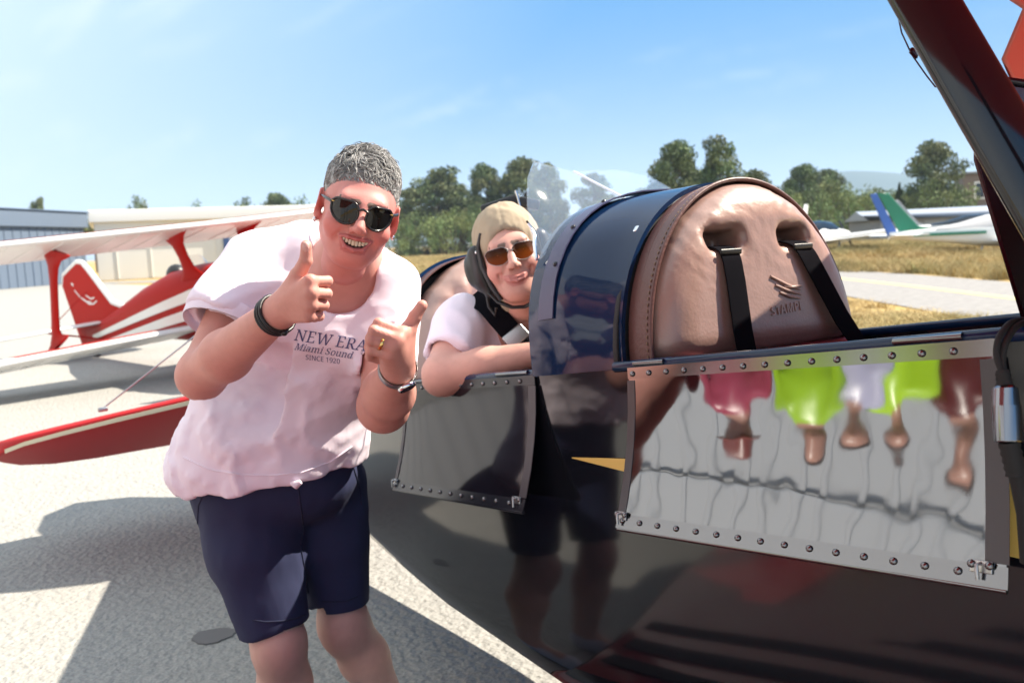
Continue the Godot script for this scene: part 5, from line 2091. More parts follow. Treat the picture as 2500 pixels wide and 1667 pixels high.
func flying_helmet(root: Node3D, hx: Transform3D):
	var f := Field.new()
	f.ell(Vector3(0, 0.042, -0.018), Vector3(0.087, 0.093, 0.107), 0.01)
	f.cap(Vector3(0, -0.03, -0.05), Vector3(0, -0.10, -0.05), 0.078, 0.062, 0.04)
	for s in [-1.0, 1.0]:
		f.cap(Vector3(s * 0.070, 0.02, 0.010), Vector3(s * 0.060, -0.075, 0.005), 0.016, 0.012, 0.02)
	f.ell(Vector3(0, -0.045, 0.105), Vector3(0.069, 0.108, 0.098), 0.012, 0, 1)
	f.ell(Vector3(0, -0.09, 0.06), Vector3(0.060, 0.06, 0.09), 0.015, 0, 1)
	var nz := FastNoiseLite.new()
	nz.seed = 5
	nz.frequency = 1.0
	var bump := func(p: Vector3) -> float:
		# panel seams over the crown, a few puckers
		return nz.get_noise_3d(p.x * 26.0, p.y * 12.0, p.z * 26.0) * 0.0045 + 0.0018 * exp(-pow(p.x / 0.004, 2.0))
	var g := Geo.new()
	f.mesh_into(g, Vector3(-0.105, -0.13, -0.15), Vector3(0.105, 0.16, 0.11), 0.0038, hx, func(_p, _t): return Color.WHITE, bump, 0.008)
	var hm := part("flying_helmet", g, M.canvas, root)
	# dark leather edging round the face, ear cups and chin strap
	g = Geo.new()
	var pts := []
	for q in [[-0.052, -0.098, 0.048], [-0.066, -0.06, 0.046], [-0.0765, -0.01, 0.040], [-0.0755, 0.035, 0.043], [-0.060, 0.068, 0.055]]:
		pts.append(hx * Vector3(q[0], q[1], q[2]))
	g.tube(pts, [0.006, 0.008, 0.009, 0.007, 0.0035], 8)
	pts = []
	for q in [[0.052, -0.098, 0.048], [0.066, -0.06, 0.046], [0.0765, -0.01, 0.040], [0.0755, 0.035, 0.043], [0.060, 0.068, 0.055]]:
		pts.append(hx * Vector3(q[0], q[1], q[2]))
	g.tube(pts, [0.005, 0.005, 0.0045, 0.0045, 0.003], 8)
	part("leather_edging", g, M.black_leather, hm)
	for s in [-1.0, 1.0]:
		var cf := Field.new()
		cf.ell(Vector3(s * 0.092, -0.012, -0.008), Vector3(0.026, 0.056, 0.042), 0.01)
		cf.ell(Vector3(s * 0.112, -0.012, -0.008), Vector3(0.012, 0.034, 0.024), 0.012)
		cf.cap(Vector3(s * 0.084, 0.03, 0.02), Vector3(s * 0.078, -0.075, 0.015), 0.016, 0.012, 0.02)
		g = Geo.new()
		cf.mesh_into(g, Vector3(s * 0.09 - 0.05, -0.11, -0.06), Vector3(s * 0.09 + 0.05, 0.06, 0.05), 0.0045, hx, func(_p, _t): return Color.WHITE)
		part("ear_cup", g, M.black_leather, hm)
	g = Geo.new()
	pts = []
	for q in [[-0.078, -0.070, 0.02], [-0.060, -0.100, 0.040], [-0.03, -0.121, 0.056], [0.0, -0.127, 0.060], [0.03, -0.121, 0.054], [0.060, -0.098, 0.038], [0.078, -0.066, 0.02]]:
		pts.append(hx * Vector3(q[0], q[1], q[2]))
	g.tube(pts, [0.009, 0.010, 0.0095, 0.009, 0.0095, 0.0095, 0.008], 8, true, Color.WHITE, 0.45)
	part("chin_strap", g, M.black_leather, hm)
	g = Geo.new()
	g.tube([hx * Vector3(-0.085, -0.075, 0.01), hx * Vector3(-0.088, -0.105, 0.012), hx * Vector3(-0.078, -0.13, 0.015), hx * Vector3(-0.07, -0.112, 0.02)], 0.004, 8)
	part("strap_end", g, M.black_leather, hm)
	# goggle strap and stud over the crown: dark patch seen behind the cap
	g = Geo.new()
	var xf := Transform3D(hx.basis.orthonormalized() * Basis(Vector3.BACK, 0.05), hx * Vector3(0.012, 0.128, -0.075))
	g.box(xf, Vector3(0.115, 0.044, 0.020), 0.006)
	g.box(xf * Transform3D(Basis(Vector3.BACK, -0.5), Vector3(0.075, -0.014, 0)), Vector3(0.06, 0.03, 0.018), 0.005)
	part("raised_goggles", g, M.black_leather, hm)
	g = Geo.new()
	g.tube([xf * Vector3(0.048, -0.03, 0.014), xf * Vector3(0.050, 0.03, 0.014)], 0.0035, 8)
	part("goggle_buckle", g, M.chrome, hm)
	g = Geo.new()
	g.ball(hx * Transform3D(Basis(), Vector3(-0.082, 0.028, 0.034)), Vector3.ONE * 0.005, 10, 8)
	part("press_stud", g, M.chrome, hm)
	# amber glasses: darker at the top of the tint
	for s in [-1.0, 1.0]:
		g = Geo.new()
		var rings := []
		var out := lens_outline(s * 0.0335, 0.003, 0.0290, 0.0225, s)
		for k in [1.0, 0.66, 0.33, 0.02]:
			var ring := PackedVector3Array()
			for p in out:
				var e := Vector2(s * 0.033, 0.004).lerp(p, k)
				ring.append(hx * Vector3(e.x, e.y, 0.104 - 8.0 * e.x * e.x))
			rings.append(ring)
		g.loft(rings, true, false)
		# dyed lens: brown above, orange below
		for i in g.v.size():
			var y := (hx.affine_inverse() * g.v[i]).y
			g.c[i] = Color(0.13, 0.030, 0.006).lerp(Color(0.030, 0.015, 0.008), smoothstep(-0.008, 0.014, y))
		var ln := part("lens", g, M.lens_amber, root)
		g = Geo.new()
		var pp := []
		for p in out:
			pp.append(hx * Vector3(p.x, p.y, 0.104 - 8.0 * p.x * p.x))
		pp.append(pp[0])
		pp.append(pp[1])
		g.tube(pp, 0.0006, 6, false)
		if s > 0:
			g.tube([hx * Vector3(-0.008, 0.008, 0.104), hx * Vector3(0, 0.011, 0.106), hx * Vector3(0.008, 0.008, 0.104)], 0.0012, 6)
		part("lens_rim", g, M.dull_metal, ln)

# ------------------------------------------------------------------ onlookers to the left, seen mirrored in the metal door
func onlooker(called_label: String, at: Vector3, tall: float, top: Color, legs: Color, hat: bool, face_to: Vector3, group := ""):
	var s := tall / 1.72
	var root := thing("person", called_label, "person", at, group)
	var yaw := atan2(face_to.x - at.x, face_to.z - at.z)
	var xf := Transform3D(Basis(Vector3.UP, yaw).scaled(Vector3.ONE * s), Vector3.ZERO)
	var skin := Color(0.50, 0.27, 0.20)
	var f := Field.new()
	f.ell(Vector3(0, 1.60, 0.01), Vector3(0.078, 0.115, 0.095), 0.02, 1)
	f.ell(Vector3(0, 1.585, 0.108), Vector3(0.014, 0.022, 0.018), 0.02, 1)
	f.cap(Vector3(0, 1.5, -0.01), Vector3(0, 1.40, -0.02), 0.055, 0.06, 0.03, 1)
	f.ell(Vector3(0, 1.25, -0.01), Vector3(0.18, 0.2, 0.115), 0.05, 2)
	f.cap(Vector3(-0.16, 1.38, -0.01), Vector3(0.16, 1.38, -0.01), 0.06, 0.06, 0.05, 2)
	f.ell(Vector3(0, 1.0, 0), Vector3(0.165, 0.15, 0.12), 0.08, 2)
	for e in [-1.0, 1.0]:
		f.cap(Vector3(e * 0.2, 1.36, 0), Vector3(e * 0.235, 1.14, 0.0), 0.056, 0.050, 0.02, 2)
		f.cap(Vector3(e * 0.235, 1.14, 0.0), Vector3(e * 0.245, 1.09, 0.01), 0.044, 0.042, 0.01, 1)
		f.cap(Vector3(e * 0.245, 1.09, 0.01), Vector3(e * 0.19, 0.86, 0.14), 0.040, 0.028, 0.01, 1)
		f.cap(Vector3(e * 0.19, 0.86, 0.14), Vector3(e * 0.175, 0.78, 0.18), 0.030, 0.024, 0.01, 1)
		f.cap(Vector3(e * 0.09, 0.92, 0), Vector3(e * 0.11, 0.5, 0.01), 0.095, 0.065, 0.03, 3)
		f.cap(Vector3(e * 0.11, 0.5, 0.01), Vector3(e * 0.12, 0.08, -0.01), 0.06, 0.042, 0.02, 3)
		f.cap(Vector3(e * 0.12, 0.05, -0.03), Vector3(e * 0.125, 0.045, 0.15), 0.045, 0.04, 0.02, 4)
	var pal := [skin, skin, top, legs, Color(0.05, 0.05, 0.05)]
	var g := Geo.new()
	f.mesh_into(g, Vector3(-0.33, -0.01, -0.2), Vector3(0.33, 1.74, 0.26), 0.022, xf, func(_p, t): return pal[t])
	part("body", g, M.coloured, root)
	g = Geo.new()
	if hat:
		g.lathe([Vector2(0.2, 1.64), Vector2(0.12, 1.665), Vector2(0.098, 1.67), Vector2(0.09, 1.76), Vector2(0.05, 1.785), Vector2(0.0, 1.79), Vector2(0.0, 1.66)], xf, 24, Color(0.22, 0.06, 0.05))
		part("hat", g, M.coloured, root)
	else:
		g.ball(xf * Transform3D(Basis(), Vector3(0, 1.645, -0.022)), Vector3(0.086, 0.088, 0.098), 16, 10, Color(0.05, 0.03, 0.02))
		part("hair", g, M.coloured, root)

func bystanders():
	var look := Vector3(0.2, 0, -1.6)
	onlooker("onlooker in dusky pink top and dark red hat, mirrored leftmost in the door", Vector3(-5.2, 0, -1.98), 1.64, Color(0.40, 0.07, 0.11), Color(0.03, 0.03, 0.05), true, look)
	onlooker("onlooker in green-yellow vest, mirrored beside the pink top in the metal door", Vector3(-5.1, 0, -1.42), 1.72, Color(0.38, 0.62, 0.03), Color(0.03, 0.035, 0.05), false, look)
	onlooker("onlooker in pale lavender shirt, mirrored between two lime vests in the metal door", Vector3(-5.5, 0, -1.10), 1.68, Color(0.52, 0.50, 0.66), Color(0.05, 0.05, 0.08), false, look)
	onlooker("onlooker in lime vest beyond the lavender shirt, mirrored in the metal door", Vector3(-5.7, 0, -0.78), 1.74, Color(0.45, 0.72, 0.03), Color(0.03, 0.03, 0.05), false, look)
	onlooker("tall onlooker in red-brown clothes, mirrored right of the lime vest in the door", Vector3(-6.2, 0, -0.25), 1.86, Color(0.13, 0.03, 0.025), Color(0.03, 0.015, 0.015), false, look)

# ------------------------------------------------------------------ red and white biplane on the left
func red_biplane():
	var root := thing("biplane", "small red and white striped biplane parked on the apron in front of the blue hangar", "biplane")
	var fwd := Vector3(0.74, 0, 0.673).normalized()
	var stb := fwd.cross(Vector3.UP)
	var tiltv := 0.10
	var ff := (fwd * cos(tiltv) + Vector3.UP * sin(tiltv)).normalized()
	var up := stb.cross(ff)
	if up.y < 0:
		up = -up
	# own axes: x to starboard, y up, z to the tail; origin at the wheels' axle line under the wings
	root.transform = Transform3D(Basis(stb, up * 1.12, -ff).scaled_local(Vector3.ONE * 0.95).rotated(ff, 0.085), Vector3(-3.38, 0.62, -10.42))
	var g := Geo.new()
	var rings := []
	for q in [[-1.75, 0.12, 0.15, 0.05], [-1.70, 0.28, 0.30, 0.05], [-1.2, 0.36, 0.38, 0.06], [-0.5, 0.36, 0.42, 0.08], [0.1, 0.35, 0.44, 0.10], [0.8, 0.33, 0.40, 0.12], [1.6, 0.26, 0.32, 0.10], [2.6, 0.16, 0.22, 0.02], [3.6, 0.06, 0.14, -0.06], [4.05, 0.03, 0.10, -0.08]]:
		var ring := PackedVector3Array()
		for i in 28:
			var a := TAU * i / 28
			ring.append(Vector3(signf(cos(a)) * q[1] * pow(absf(cos(a)), 0.62), q[3] + 0.12 + signf(sin(a)) * q[2] * pow(absf(sin(a)), 0.62), q[0]))
		rings.append(ring)
	g.loft(rings)
	part("fuselage", g, M.red_bright, root)
	# white stripes along both sides
	for s in [-1.0, 1.0]:
		for q in [[0.10, 0.0], [-0.06, 0.0]]:
			var rows := [PackedVector3Array(), PackedVector3Array()]
			for i in 20:
				var t := i / 19.0
				var z := lerpf(-1.0, 3.75, t)
				var w := 0.363
				if z > 0.1:
					w = lerpf(0.353, 0.333, (z - 0.1) / 0.7) if z < 0.8 else (lerpf(0.333, 0.263, (z - 0.8) / 0.8) if z < 1.6 else (lerpf(0.263, 0.163, z - 1.6) if z < 2.6 else lerpf(0.163, 0.055, (z - 2.6) / 1.15)))
				w += 0.005
				var y: float = lerpf(0.36, 0.02, t) + q[0] * lerpf(1.3, 0.8, t) - 0.07
				var hh := 0.052 * lerpf(1.3, 0.55, t)
				rows[0].append(Vector3(s * w, y + hh, z))
				rows[1].append(Vector3(s * w, y - hh, z))
			g = Geo.new()
			g.shell(rows, 0.002 * s)
			part("white_stripe", g, M.white_paint, root)
	# fin and rudder: red with a white edge
	var flip := Basis(Vector3.FORWARD, Vector3.UP, Vector3.RIGHT)
	var fin := PackedVector2Array([Vector2(-2.45, 0.28), Vector2(-2.95, 0.42), Vector2(-3.5, 0.90), Vector2(-3.68, 1.02), Vector2(-3.86, 1.05), Vector2(-4.42, 0.93), Vector2(-4.55, 0.80), Vector2(-4.40, 0.25), Vector2(-4.3, -0.12), Vector2(-3.9, -0.05), Vector2(-3.2, 0.1)])
	g = Geo.new()
	g.plate(fin, 0.05, Transform3D(flip, Vector3.ZERO), 0.012)
	var fn := part("fin", g, M.red_bright, root)
	g = Geo.new()
	g.tube([Vector3(0, 0.30, 2.4), Vector3(0, 0.44, 2.95), Vector3(0, 0.92, 3.51), Vector3(0, 1.04, 3.68), Vector3(0, 1.07, 3.86), Vector3(0, 0.95, 4.44), Vector3(0, 0.80, 4.56)], [0.035, 0.04, 0.04, 0.035, 0.034, 0.032, 0.025], 10)
	part("white_edge", g, M.white_paint, fn)
	# pale scroll ornament on the fin
	g = Geo.new()
	for q in [[[0.80, 4.17], [0.77, 4.12]], [[0.70, 4.12], [0.60, 3.98], [0.52, 3.8], [0.50, 3.62]], [[0.56, 3.86], [0.48, 3.72], [0.47, 3.55], [0.50, 3.42]], [[0.60, 3.75], [0.54, 3.6], [0.55, 3.48]]]:
		var pts := []
		for p in q:
			pts.append(Vector3(0.026, p[0], p[1]))
		g.tube(pts, 0.02 if q.size() == 2 else 0.011, 6, true, Color.WHITE, 0.3, Vector3.UP)
	part("scroll_ornament", g, M.white_paint, fn)
	# tail fillet in white behind the cockpit
	g = Geo.new()
	g.tube([Vector3(0.0, 0.50, 1.15), Vector3(0, 0.46, 1.6), Vector3(0, 0.40, 2.1), Vector3(0, 0.33, 2.6)], [0.10, 0.09, 0.07, 0.045], 12)
	part("white_spine", g, M.white_paint, root)
	for s in [-1.0, 1.0]:
		var st := []
		for q in [[0.03, 3.35, 4.25], [0.5, 3.40, 4.3], [1.15, 3.55, 4.3], [1.35, 3.7, 4.1]]:
			st.append([s * q[0], 0.20, q[1], q[2], 0.05])
		part("tailplane", wing_geo(st, 10), M.white_paint, root)
		g = Geo.new()
		g.tube([Vector3(s * 0.7, 0.21, 3.7), Vector3(s * 0.03, 0.65, 3.7)], 0.006, 5)
		g.tube([Vector3(s * 0.7, 0.19, 3.7), Vector3(s * 0.05, -0.02, 3.4)], 0.012, 5)
		part("tail_brace", g, M.red_bright, root)
	# wings: white leading edges, pinkish-white undersides; red bands on top
	for q in [["upper_wing", 1.02, -0.55, 2.95, -0.05], ["lower_wing", -0.02, -0.05, 2.9, 0.0]]:
		var st := []
		for x in [-1.0, -0.97, -0.85, -0.5, -0.15, 0.0, 0.15, 0.5, 0.85, 0.97, 1.0]:
			var a := absf(x)
			var k := sqrt(maxf(1.0 - pow(maxf(a - 0.85, 0) / 0.152, 2.0), 0.02))
			st.append([x * q[3], q[1] + 0.02 * a, q[2] + 0.45 - 0.45 * k, q[2] + 0.45 + 0.55 * k, 0.10])
		# both wings are rigged a little nose-up
		var rig := Transform3D(Basis(), Vector3(0, q[1], q[2])) * Transform3D(Basis(Vector3.RIGHT, 0.10), Vector3.ZERO) * Transform3D(Basis(), Vector3(0, -q[1], -q[2]))
		var w := part(q[0], wing_geo(st), M.white_paint, root, rig)
		# red upper skin: strips between the white leading edge and the rear
		for s in [-1.0, 1.0]:
			var rows := []
			for i in 9:
				var row := PackedVector3Array()
				var x: float = s * lerpf(0.05, 0.83, i / 8.0) * q[3]
				for j in 9:
					var u := lerpf(0.07, 0.93, j / 8.0)
					var t := 0.10 * (2.6 * sqrt(u) * (1.0 - u) * 0.62 + 0.09 * (1.0 - u)) + 0.012 * sin(u * PI)
					row.append(Vector3(x, q[1] + 0.02 * absf(x / q[3]) + t + 0.004, q[2] + u))
				rows.append(row)
			g = Geo.new()
			g.shell(rows, 0.002 * s)
			part("red_skin", g, M.red_bright, w)
			# ribs of the underside
			for i in 9:
				g = Geo.new()
				var x: float = s * lerpf(0.08, 0.82, i / 8.0) * q[3]
				var pts := []
				for j in 7:
					var u := lerpf(0.08, 0.92, j / 6.0)
					var t := 0.10 * (2.6 * sqrt(u) * (1.0 - u) * 0.62 + 0.09 * (1.0 - u))
					pts.append(Vector3(x, q[1] + 0.02 * absf(x / q[3]) - t * 0.35 + 0.012 * sin(u * PI) - 0.001, q[2] + u))
				g.tube(pts, 0.005, 5)
				part("rib", g, M.white_paint, w)
	# I-struts between the wings
	for s in [-1.0, 1.0]:
		g = Geo.new()
		rings = []
		for t in [[0.02, 0.42], [0.05, 0.36], [0.10, 0.20], [0.18, 0.12], [0.32, 0.095], [0.5, 0.09], [0.7, 0.095], [0.84, 0.12], [0.92, 0.2], [0.97, 0.36], [1.0, 0.42]]:
			var ring := PackedVector3Array()
			var y: float = lerpf(0.03, 0.985, t[0])
			var zc := lerpf(0.42, -0.10, t[0])
			for i in 20:
				var a := TAU * i / 20
				ring.append(Vector3(s * 1.85 + sin(a) * 0.028, y + cos(a) * t[1] * 0.25 * (1.0 if t[0] > 0.5 else -1.0) * (1.0 if absf(t[0] - 0.5) > 0.3 else 0.0), zc + cos(a) * t[1]))
			rings.append(ring)
		g.loft(rings)
		part("interplane_strut", g, M.red_bright, root)
		# cabane strut, broad at head and foot
		g = Geo.new()
		rings = []
		for t in [[0.0, 0.34], [0.1, 0.24], [0.25, 0.14], [0.5, 0.11], [0.75, 0.13], [0.9, 0.22], [1.0, 0.34]]:
			var ring := PackedVector3Array()
			var p := Vector3(s * 0.30, 0.50, -0.05).lerp(Vector3(s * 0.5, 1.0, -0.15), t[0])
			for i in 16:
				var a := TAU * i / 16
				ring.append(p + Vector3(sin(a) * 0.03, 0, cos(a) * t[1]))
			rings.append(ring)
		g.loft(rings)
		part("cabane_strut", g, M.red_bright, root)
		# flying wires and the slave strut to the aileron
		for q in [[Vector3(s * 2.45, 0.05, 0.62), Vector3(s * 2.45, 1.0, 0.12), 0.016]]:
			g = Geo.new()
			g.tube([q[0], q[1]], q[2], 6)
			part("aileron_rod", g, M.red_bright, root)
	# cockpit rim, windscreen, pilot's headrest
	g = Geo.new()
	g.ball(Transform3D(Basis(), Vector3(0, 0.555, 0.62)), Vector3(0.22, 0.05, 0.36), 20, 8)
	part("cockpit", g, M.window_dark, root)
	g = Geo.new()
	g.ball(Transform3D(Basis(), Vector3(0, 0.60, 0.92)), Vector3(0.13, 0.13, 0.14), 16, 10)
	part("headrest", g, M.black_leather, root)
	g = Geo.new()
	g.shell([PackedVector3Array([Vector3(-0.22, 0.56, 0.34), Vector3(-0.1, 0.58, 0.24), Vector3(0.1, 0.58, 0.24), Vector3(0.22, 0.56, 0.34)]), PackedVector3Array([Vector3(-0.17, 0.74, 0.46), Vector3(-0.08, 0.78, 0.38), Vector3(0.08, 0.78, 0.38), Vector3(0.17, 0.74, 0.46)])], 0.003)
	part("windscreen", g, M.glass, root)
	# wheels, gear legs, tail wheel, spinner
	for s in [-1.0, 1.0]:
		g = Geo.new()
		g.lathe([Vector2(0.05, -0.05), Vector2(0.15, -0.055), Vector2(0.18, -0.02), Vector2(0.18, 0.02), Vector2(0.15, 0.055), Vector2(0.05, 0.05)], Transform3D(Basis(Vector3.BACK, PI / 2), Vector3(s * 0.75, -0.50, -0.75)), 20)
		var w := part("wheel", g, M.rubber, root)
		g = Geo.new()
		g.ball(Transform3D(Basis(), Vector3(s * 0.75, -0.46, -0.72)), Vector3(0.09, 0.17, 0.3), 14, 10)
		part("wheel_fairing", g, M.white_paint, w)
		g = Geo.new()
		g.tube([Vector3(s * 0.28, -0.2, -0.6), Vector3(s * 0.74, -0.46, -0.75)], 0.04, 8)
		part("gear_leg", g, M.red_bright, root)
	g = Geo.new()
	g.lathe([Vector2(0.03, -0.03), Vector2(0.08, -0.03), Vector2(0.095, 0.0), Vector2(0.08, 0.03), Vector2(0.03, 0.03)], Transform3D(Basis(Vector3.BACK, PI / 2), Vector3(0, -0.02 - 0.62 + 4.0 * sin(0.17) * 0.0 - 0.0, 3.9)), 16)
	part("tail_wheel", g, M.rubber, root, Transform3D(Basis(), Vector3(0, 0.37, 0)))
	g = Geo.new()
	g.lathe([Vector2(0.15, 0.0), Vector2(0.13, 0.12), Vector2(0.07, 0.22), Vector2(0.0, 0.26)], Transform3D(Basis(Vector3.RIGHT, -PI / 2), Vector3(0, 0.17, -1.75)), 20)
	part("spinner", g, M.white_paint, root)
	g = Geo.new()
	for s in [-1.0, 1.0]:
		g.box(Transform3D(Basis(Vector3.RIGHT, 0.4), Vector3(s * 0.5, 0.17, -1.80)), Vector3(0.85, 0.13, 0.025), 0.008)
	part("propeller", g, M.black_trim, root)

# ------------------------------------------------------------------ light aeroplanes built to one plan
# nose along -z, origin on the ground under the wing
func light_plane(root: Node3D, body: Material, fin_a: Material, fin_b: Material, high: bool, cover: Material):
	var g := Geo.new()
	var rings := []
	var cab := 0.48 if not high else 0.62
	for q in [[-2.1, 0.10, 0.12, 0.95], [-2.0, 0.3, 0.28, 0.95], [-1.2, 0.48, 0.38, 0.98], [-0.7, 0.54, 0.42, 1.02], [0.6, 0.55, 0.45, 1.02], [1.6, 0.42, 0.38, 1.04], [3.0, 0.22, 0.24, 1.08], [4.7, 0.06, 0.12, 1.12]]:
		var ring := PackedVector3Array()
		for i in 24:
			var a := TAU * i / 24
			ring.append(Vector3(signf(cos(a)) * q[1] * pow(absf(cos(a)), 0.7), q[3] + signf(sin(a)) * q[2] * pow(absf(sin(a)), 0.7), q[0]))
		rings.append(ring)
	g.loft(rings)
	part("fuselage", g, body, root)
	g = Geo.new()
	rings = []
	for q in [[-1.15, 0.40, 0.02], [-0.5, 0.50, cab * 0.85], [0.2, 0.50, cab], [1.0, 0.46, cab * 0.9], [2.0, 0.32, cab * 0.4], [3.0, 0.2, 0.04]]:
		var ring := PackedVector3Array()
		for i in 20:
			var a := TAU * i / 20
			ring.append(Vector3(cos(a) * q[1] * (1.0 if sin(a) < 0.2 else 0.9), 1.28 + maxf(sin(a), -0.1) * q[2], q[0]))
		rings.append(ring)
	g.loft(rings)
	part("canopy_cover" if cover != M.window_dark else "canopy", g, cover, root)
	var wy := 2.15 if high else 0.72
	for s in [-1.0, 1.0]:
		var st := []
		for q in [[0.3, -0.55, 1.05], [2.5, -0.5, 1.0], [4.4 - 0.8 * int(high), -0.4, 0.9], [4.7 - 0.8 * int(high), -0.2, 0.75], [4.8 - 0.8 * int(high), 0.1, 0.5]]:
			st.append([s * q[0], wy + (0.02 if high else 0.09) * q[0], q[1], q[2], 0.16])
		part("wing", wing_geo(st, 10), body, root)
		st = []
		for q in [[0.05, 3.9, 4.7], [1.3, 4.0, 4.65], [1.6, 4.15, 4.6]]:
			st.append([s * q[0], 1.12, q[1], q[2], 0.07])
		part("tailplane", wing_geo(st, 8), body, root)
		g = Geo.new()
		g.lathe([Vector2(0.06, -0.06), Vector2(0.18, -0.065), Vector2(0.21, 0.0), Vector2(0.18, 0.065), Vector2(0.06, 0.06)], Transform3D(Basis(Vector3.BACK, PI / 2), Vector3(s * 1.1, 0.21, 0.4)), 16)
		part("wheel", g, M.rubber, root)
		g = Geo.new()
		g.tube([Vector3(s * 1.1, 0.25, 0.4), Vector3(s * (1.1 if not high else 0.4), 0.75, 0.3)], 0.045, 8)
		part("gear_leg", g, M.dull_metal, root)
		if high:
			g = Geo.new()
			g.tube([Vector3(s * 0.5, 0.75, 0.0), Vector3(s * 2.6, 2.16, 0.05)], 0.045, 8, true, Color.WHITE, 0.5)
			g.tube([Vector3(s * 0.5, 0.78, 0.1), Vector3(s * 2.5, 2.16, 0.5)], 0.03, 8, true, Color.WHITE, 0.5)
			part("wing_strut", g, M.grey_paint, root)
	g = Geo.new()
	g.lathe([Vector2(0.06, -0.05), Vector2(0.15, -0.055), Vector2(0.18, 0.0), Vector2(0.15, 0.055), Vector2(0.06, 0.05)], Transform3D(Basis(Vector3.BACK, PI / 2), Vector3(0, 0.18, -1.4)), 16)
	part("nose_wheel", g, M.rubber, root)
	g = Geo.new()
	g.tube([Vector3(0, 0.2, -1.4), Vector3(0, 0.7, -1.4)], 0.04, 8)
	part("nose_leg", g, M.dull_metal, root)
	var flip := Basis(Vector3.FORWARD, Vector3.UP, Vector3.RIGHT)
	# swept fin in two colours: forward part and rudder band
	g = Geo.new()
	g.plate(PackedVector2Array([Vector2(-2.9, 1.28), Vector2(-3.6, 1.42), Vector2(-4.75, 2.62), Vector2(-5.15, 2.64), Vector2(-4.30, 1.2)]), 0.07, Transform3D(flip, Vector3.ZERO), 0.02)
	part("fin", g, fin_a, root)
	g = Geo.new()
	g.plate(PackedVector2Array([Vector2(-4.32, 1.08), Vector2(-5.17, 2.635), Vector2(-5.42, 2.6), Vector2(-4.75, 1.1)]), 0.055, Transform3D(flip, Vector3.ZERO), 0.015)
	part("rudder", g, fin_b, root)
	g = Geo.new()
	g.lathe([Vector2(0.14, 0.0), Vector2(0.12, 0.12), Vector2(0.06, 0.22), Vector2(0.0, 0.25)], Transform3D(Basis(Vector3.RIGHT, -PI / 2), Vector3(0, 0.95, -2.1)), 16)
	part("spinner", g, body, root)
	g = Geo.new()
	for s in [-1.0, 1.0]:
		g.box(Transform3D(Basis(Vector3.BACK, 0.5) * Basis(Vector3.UP, 0.3), Vector3(0, 0.95, -2.16)) * Transform3D(Basis(), Vector3(0, s * 0.45, 0)), Vector3(0.12, 0.85, 0.02), 0.006)
	part("propeller", g, M.grey_paint if high else M.black_trim, root)

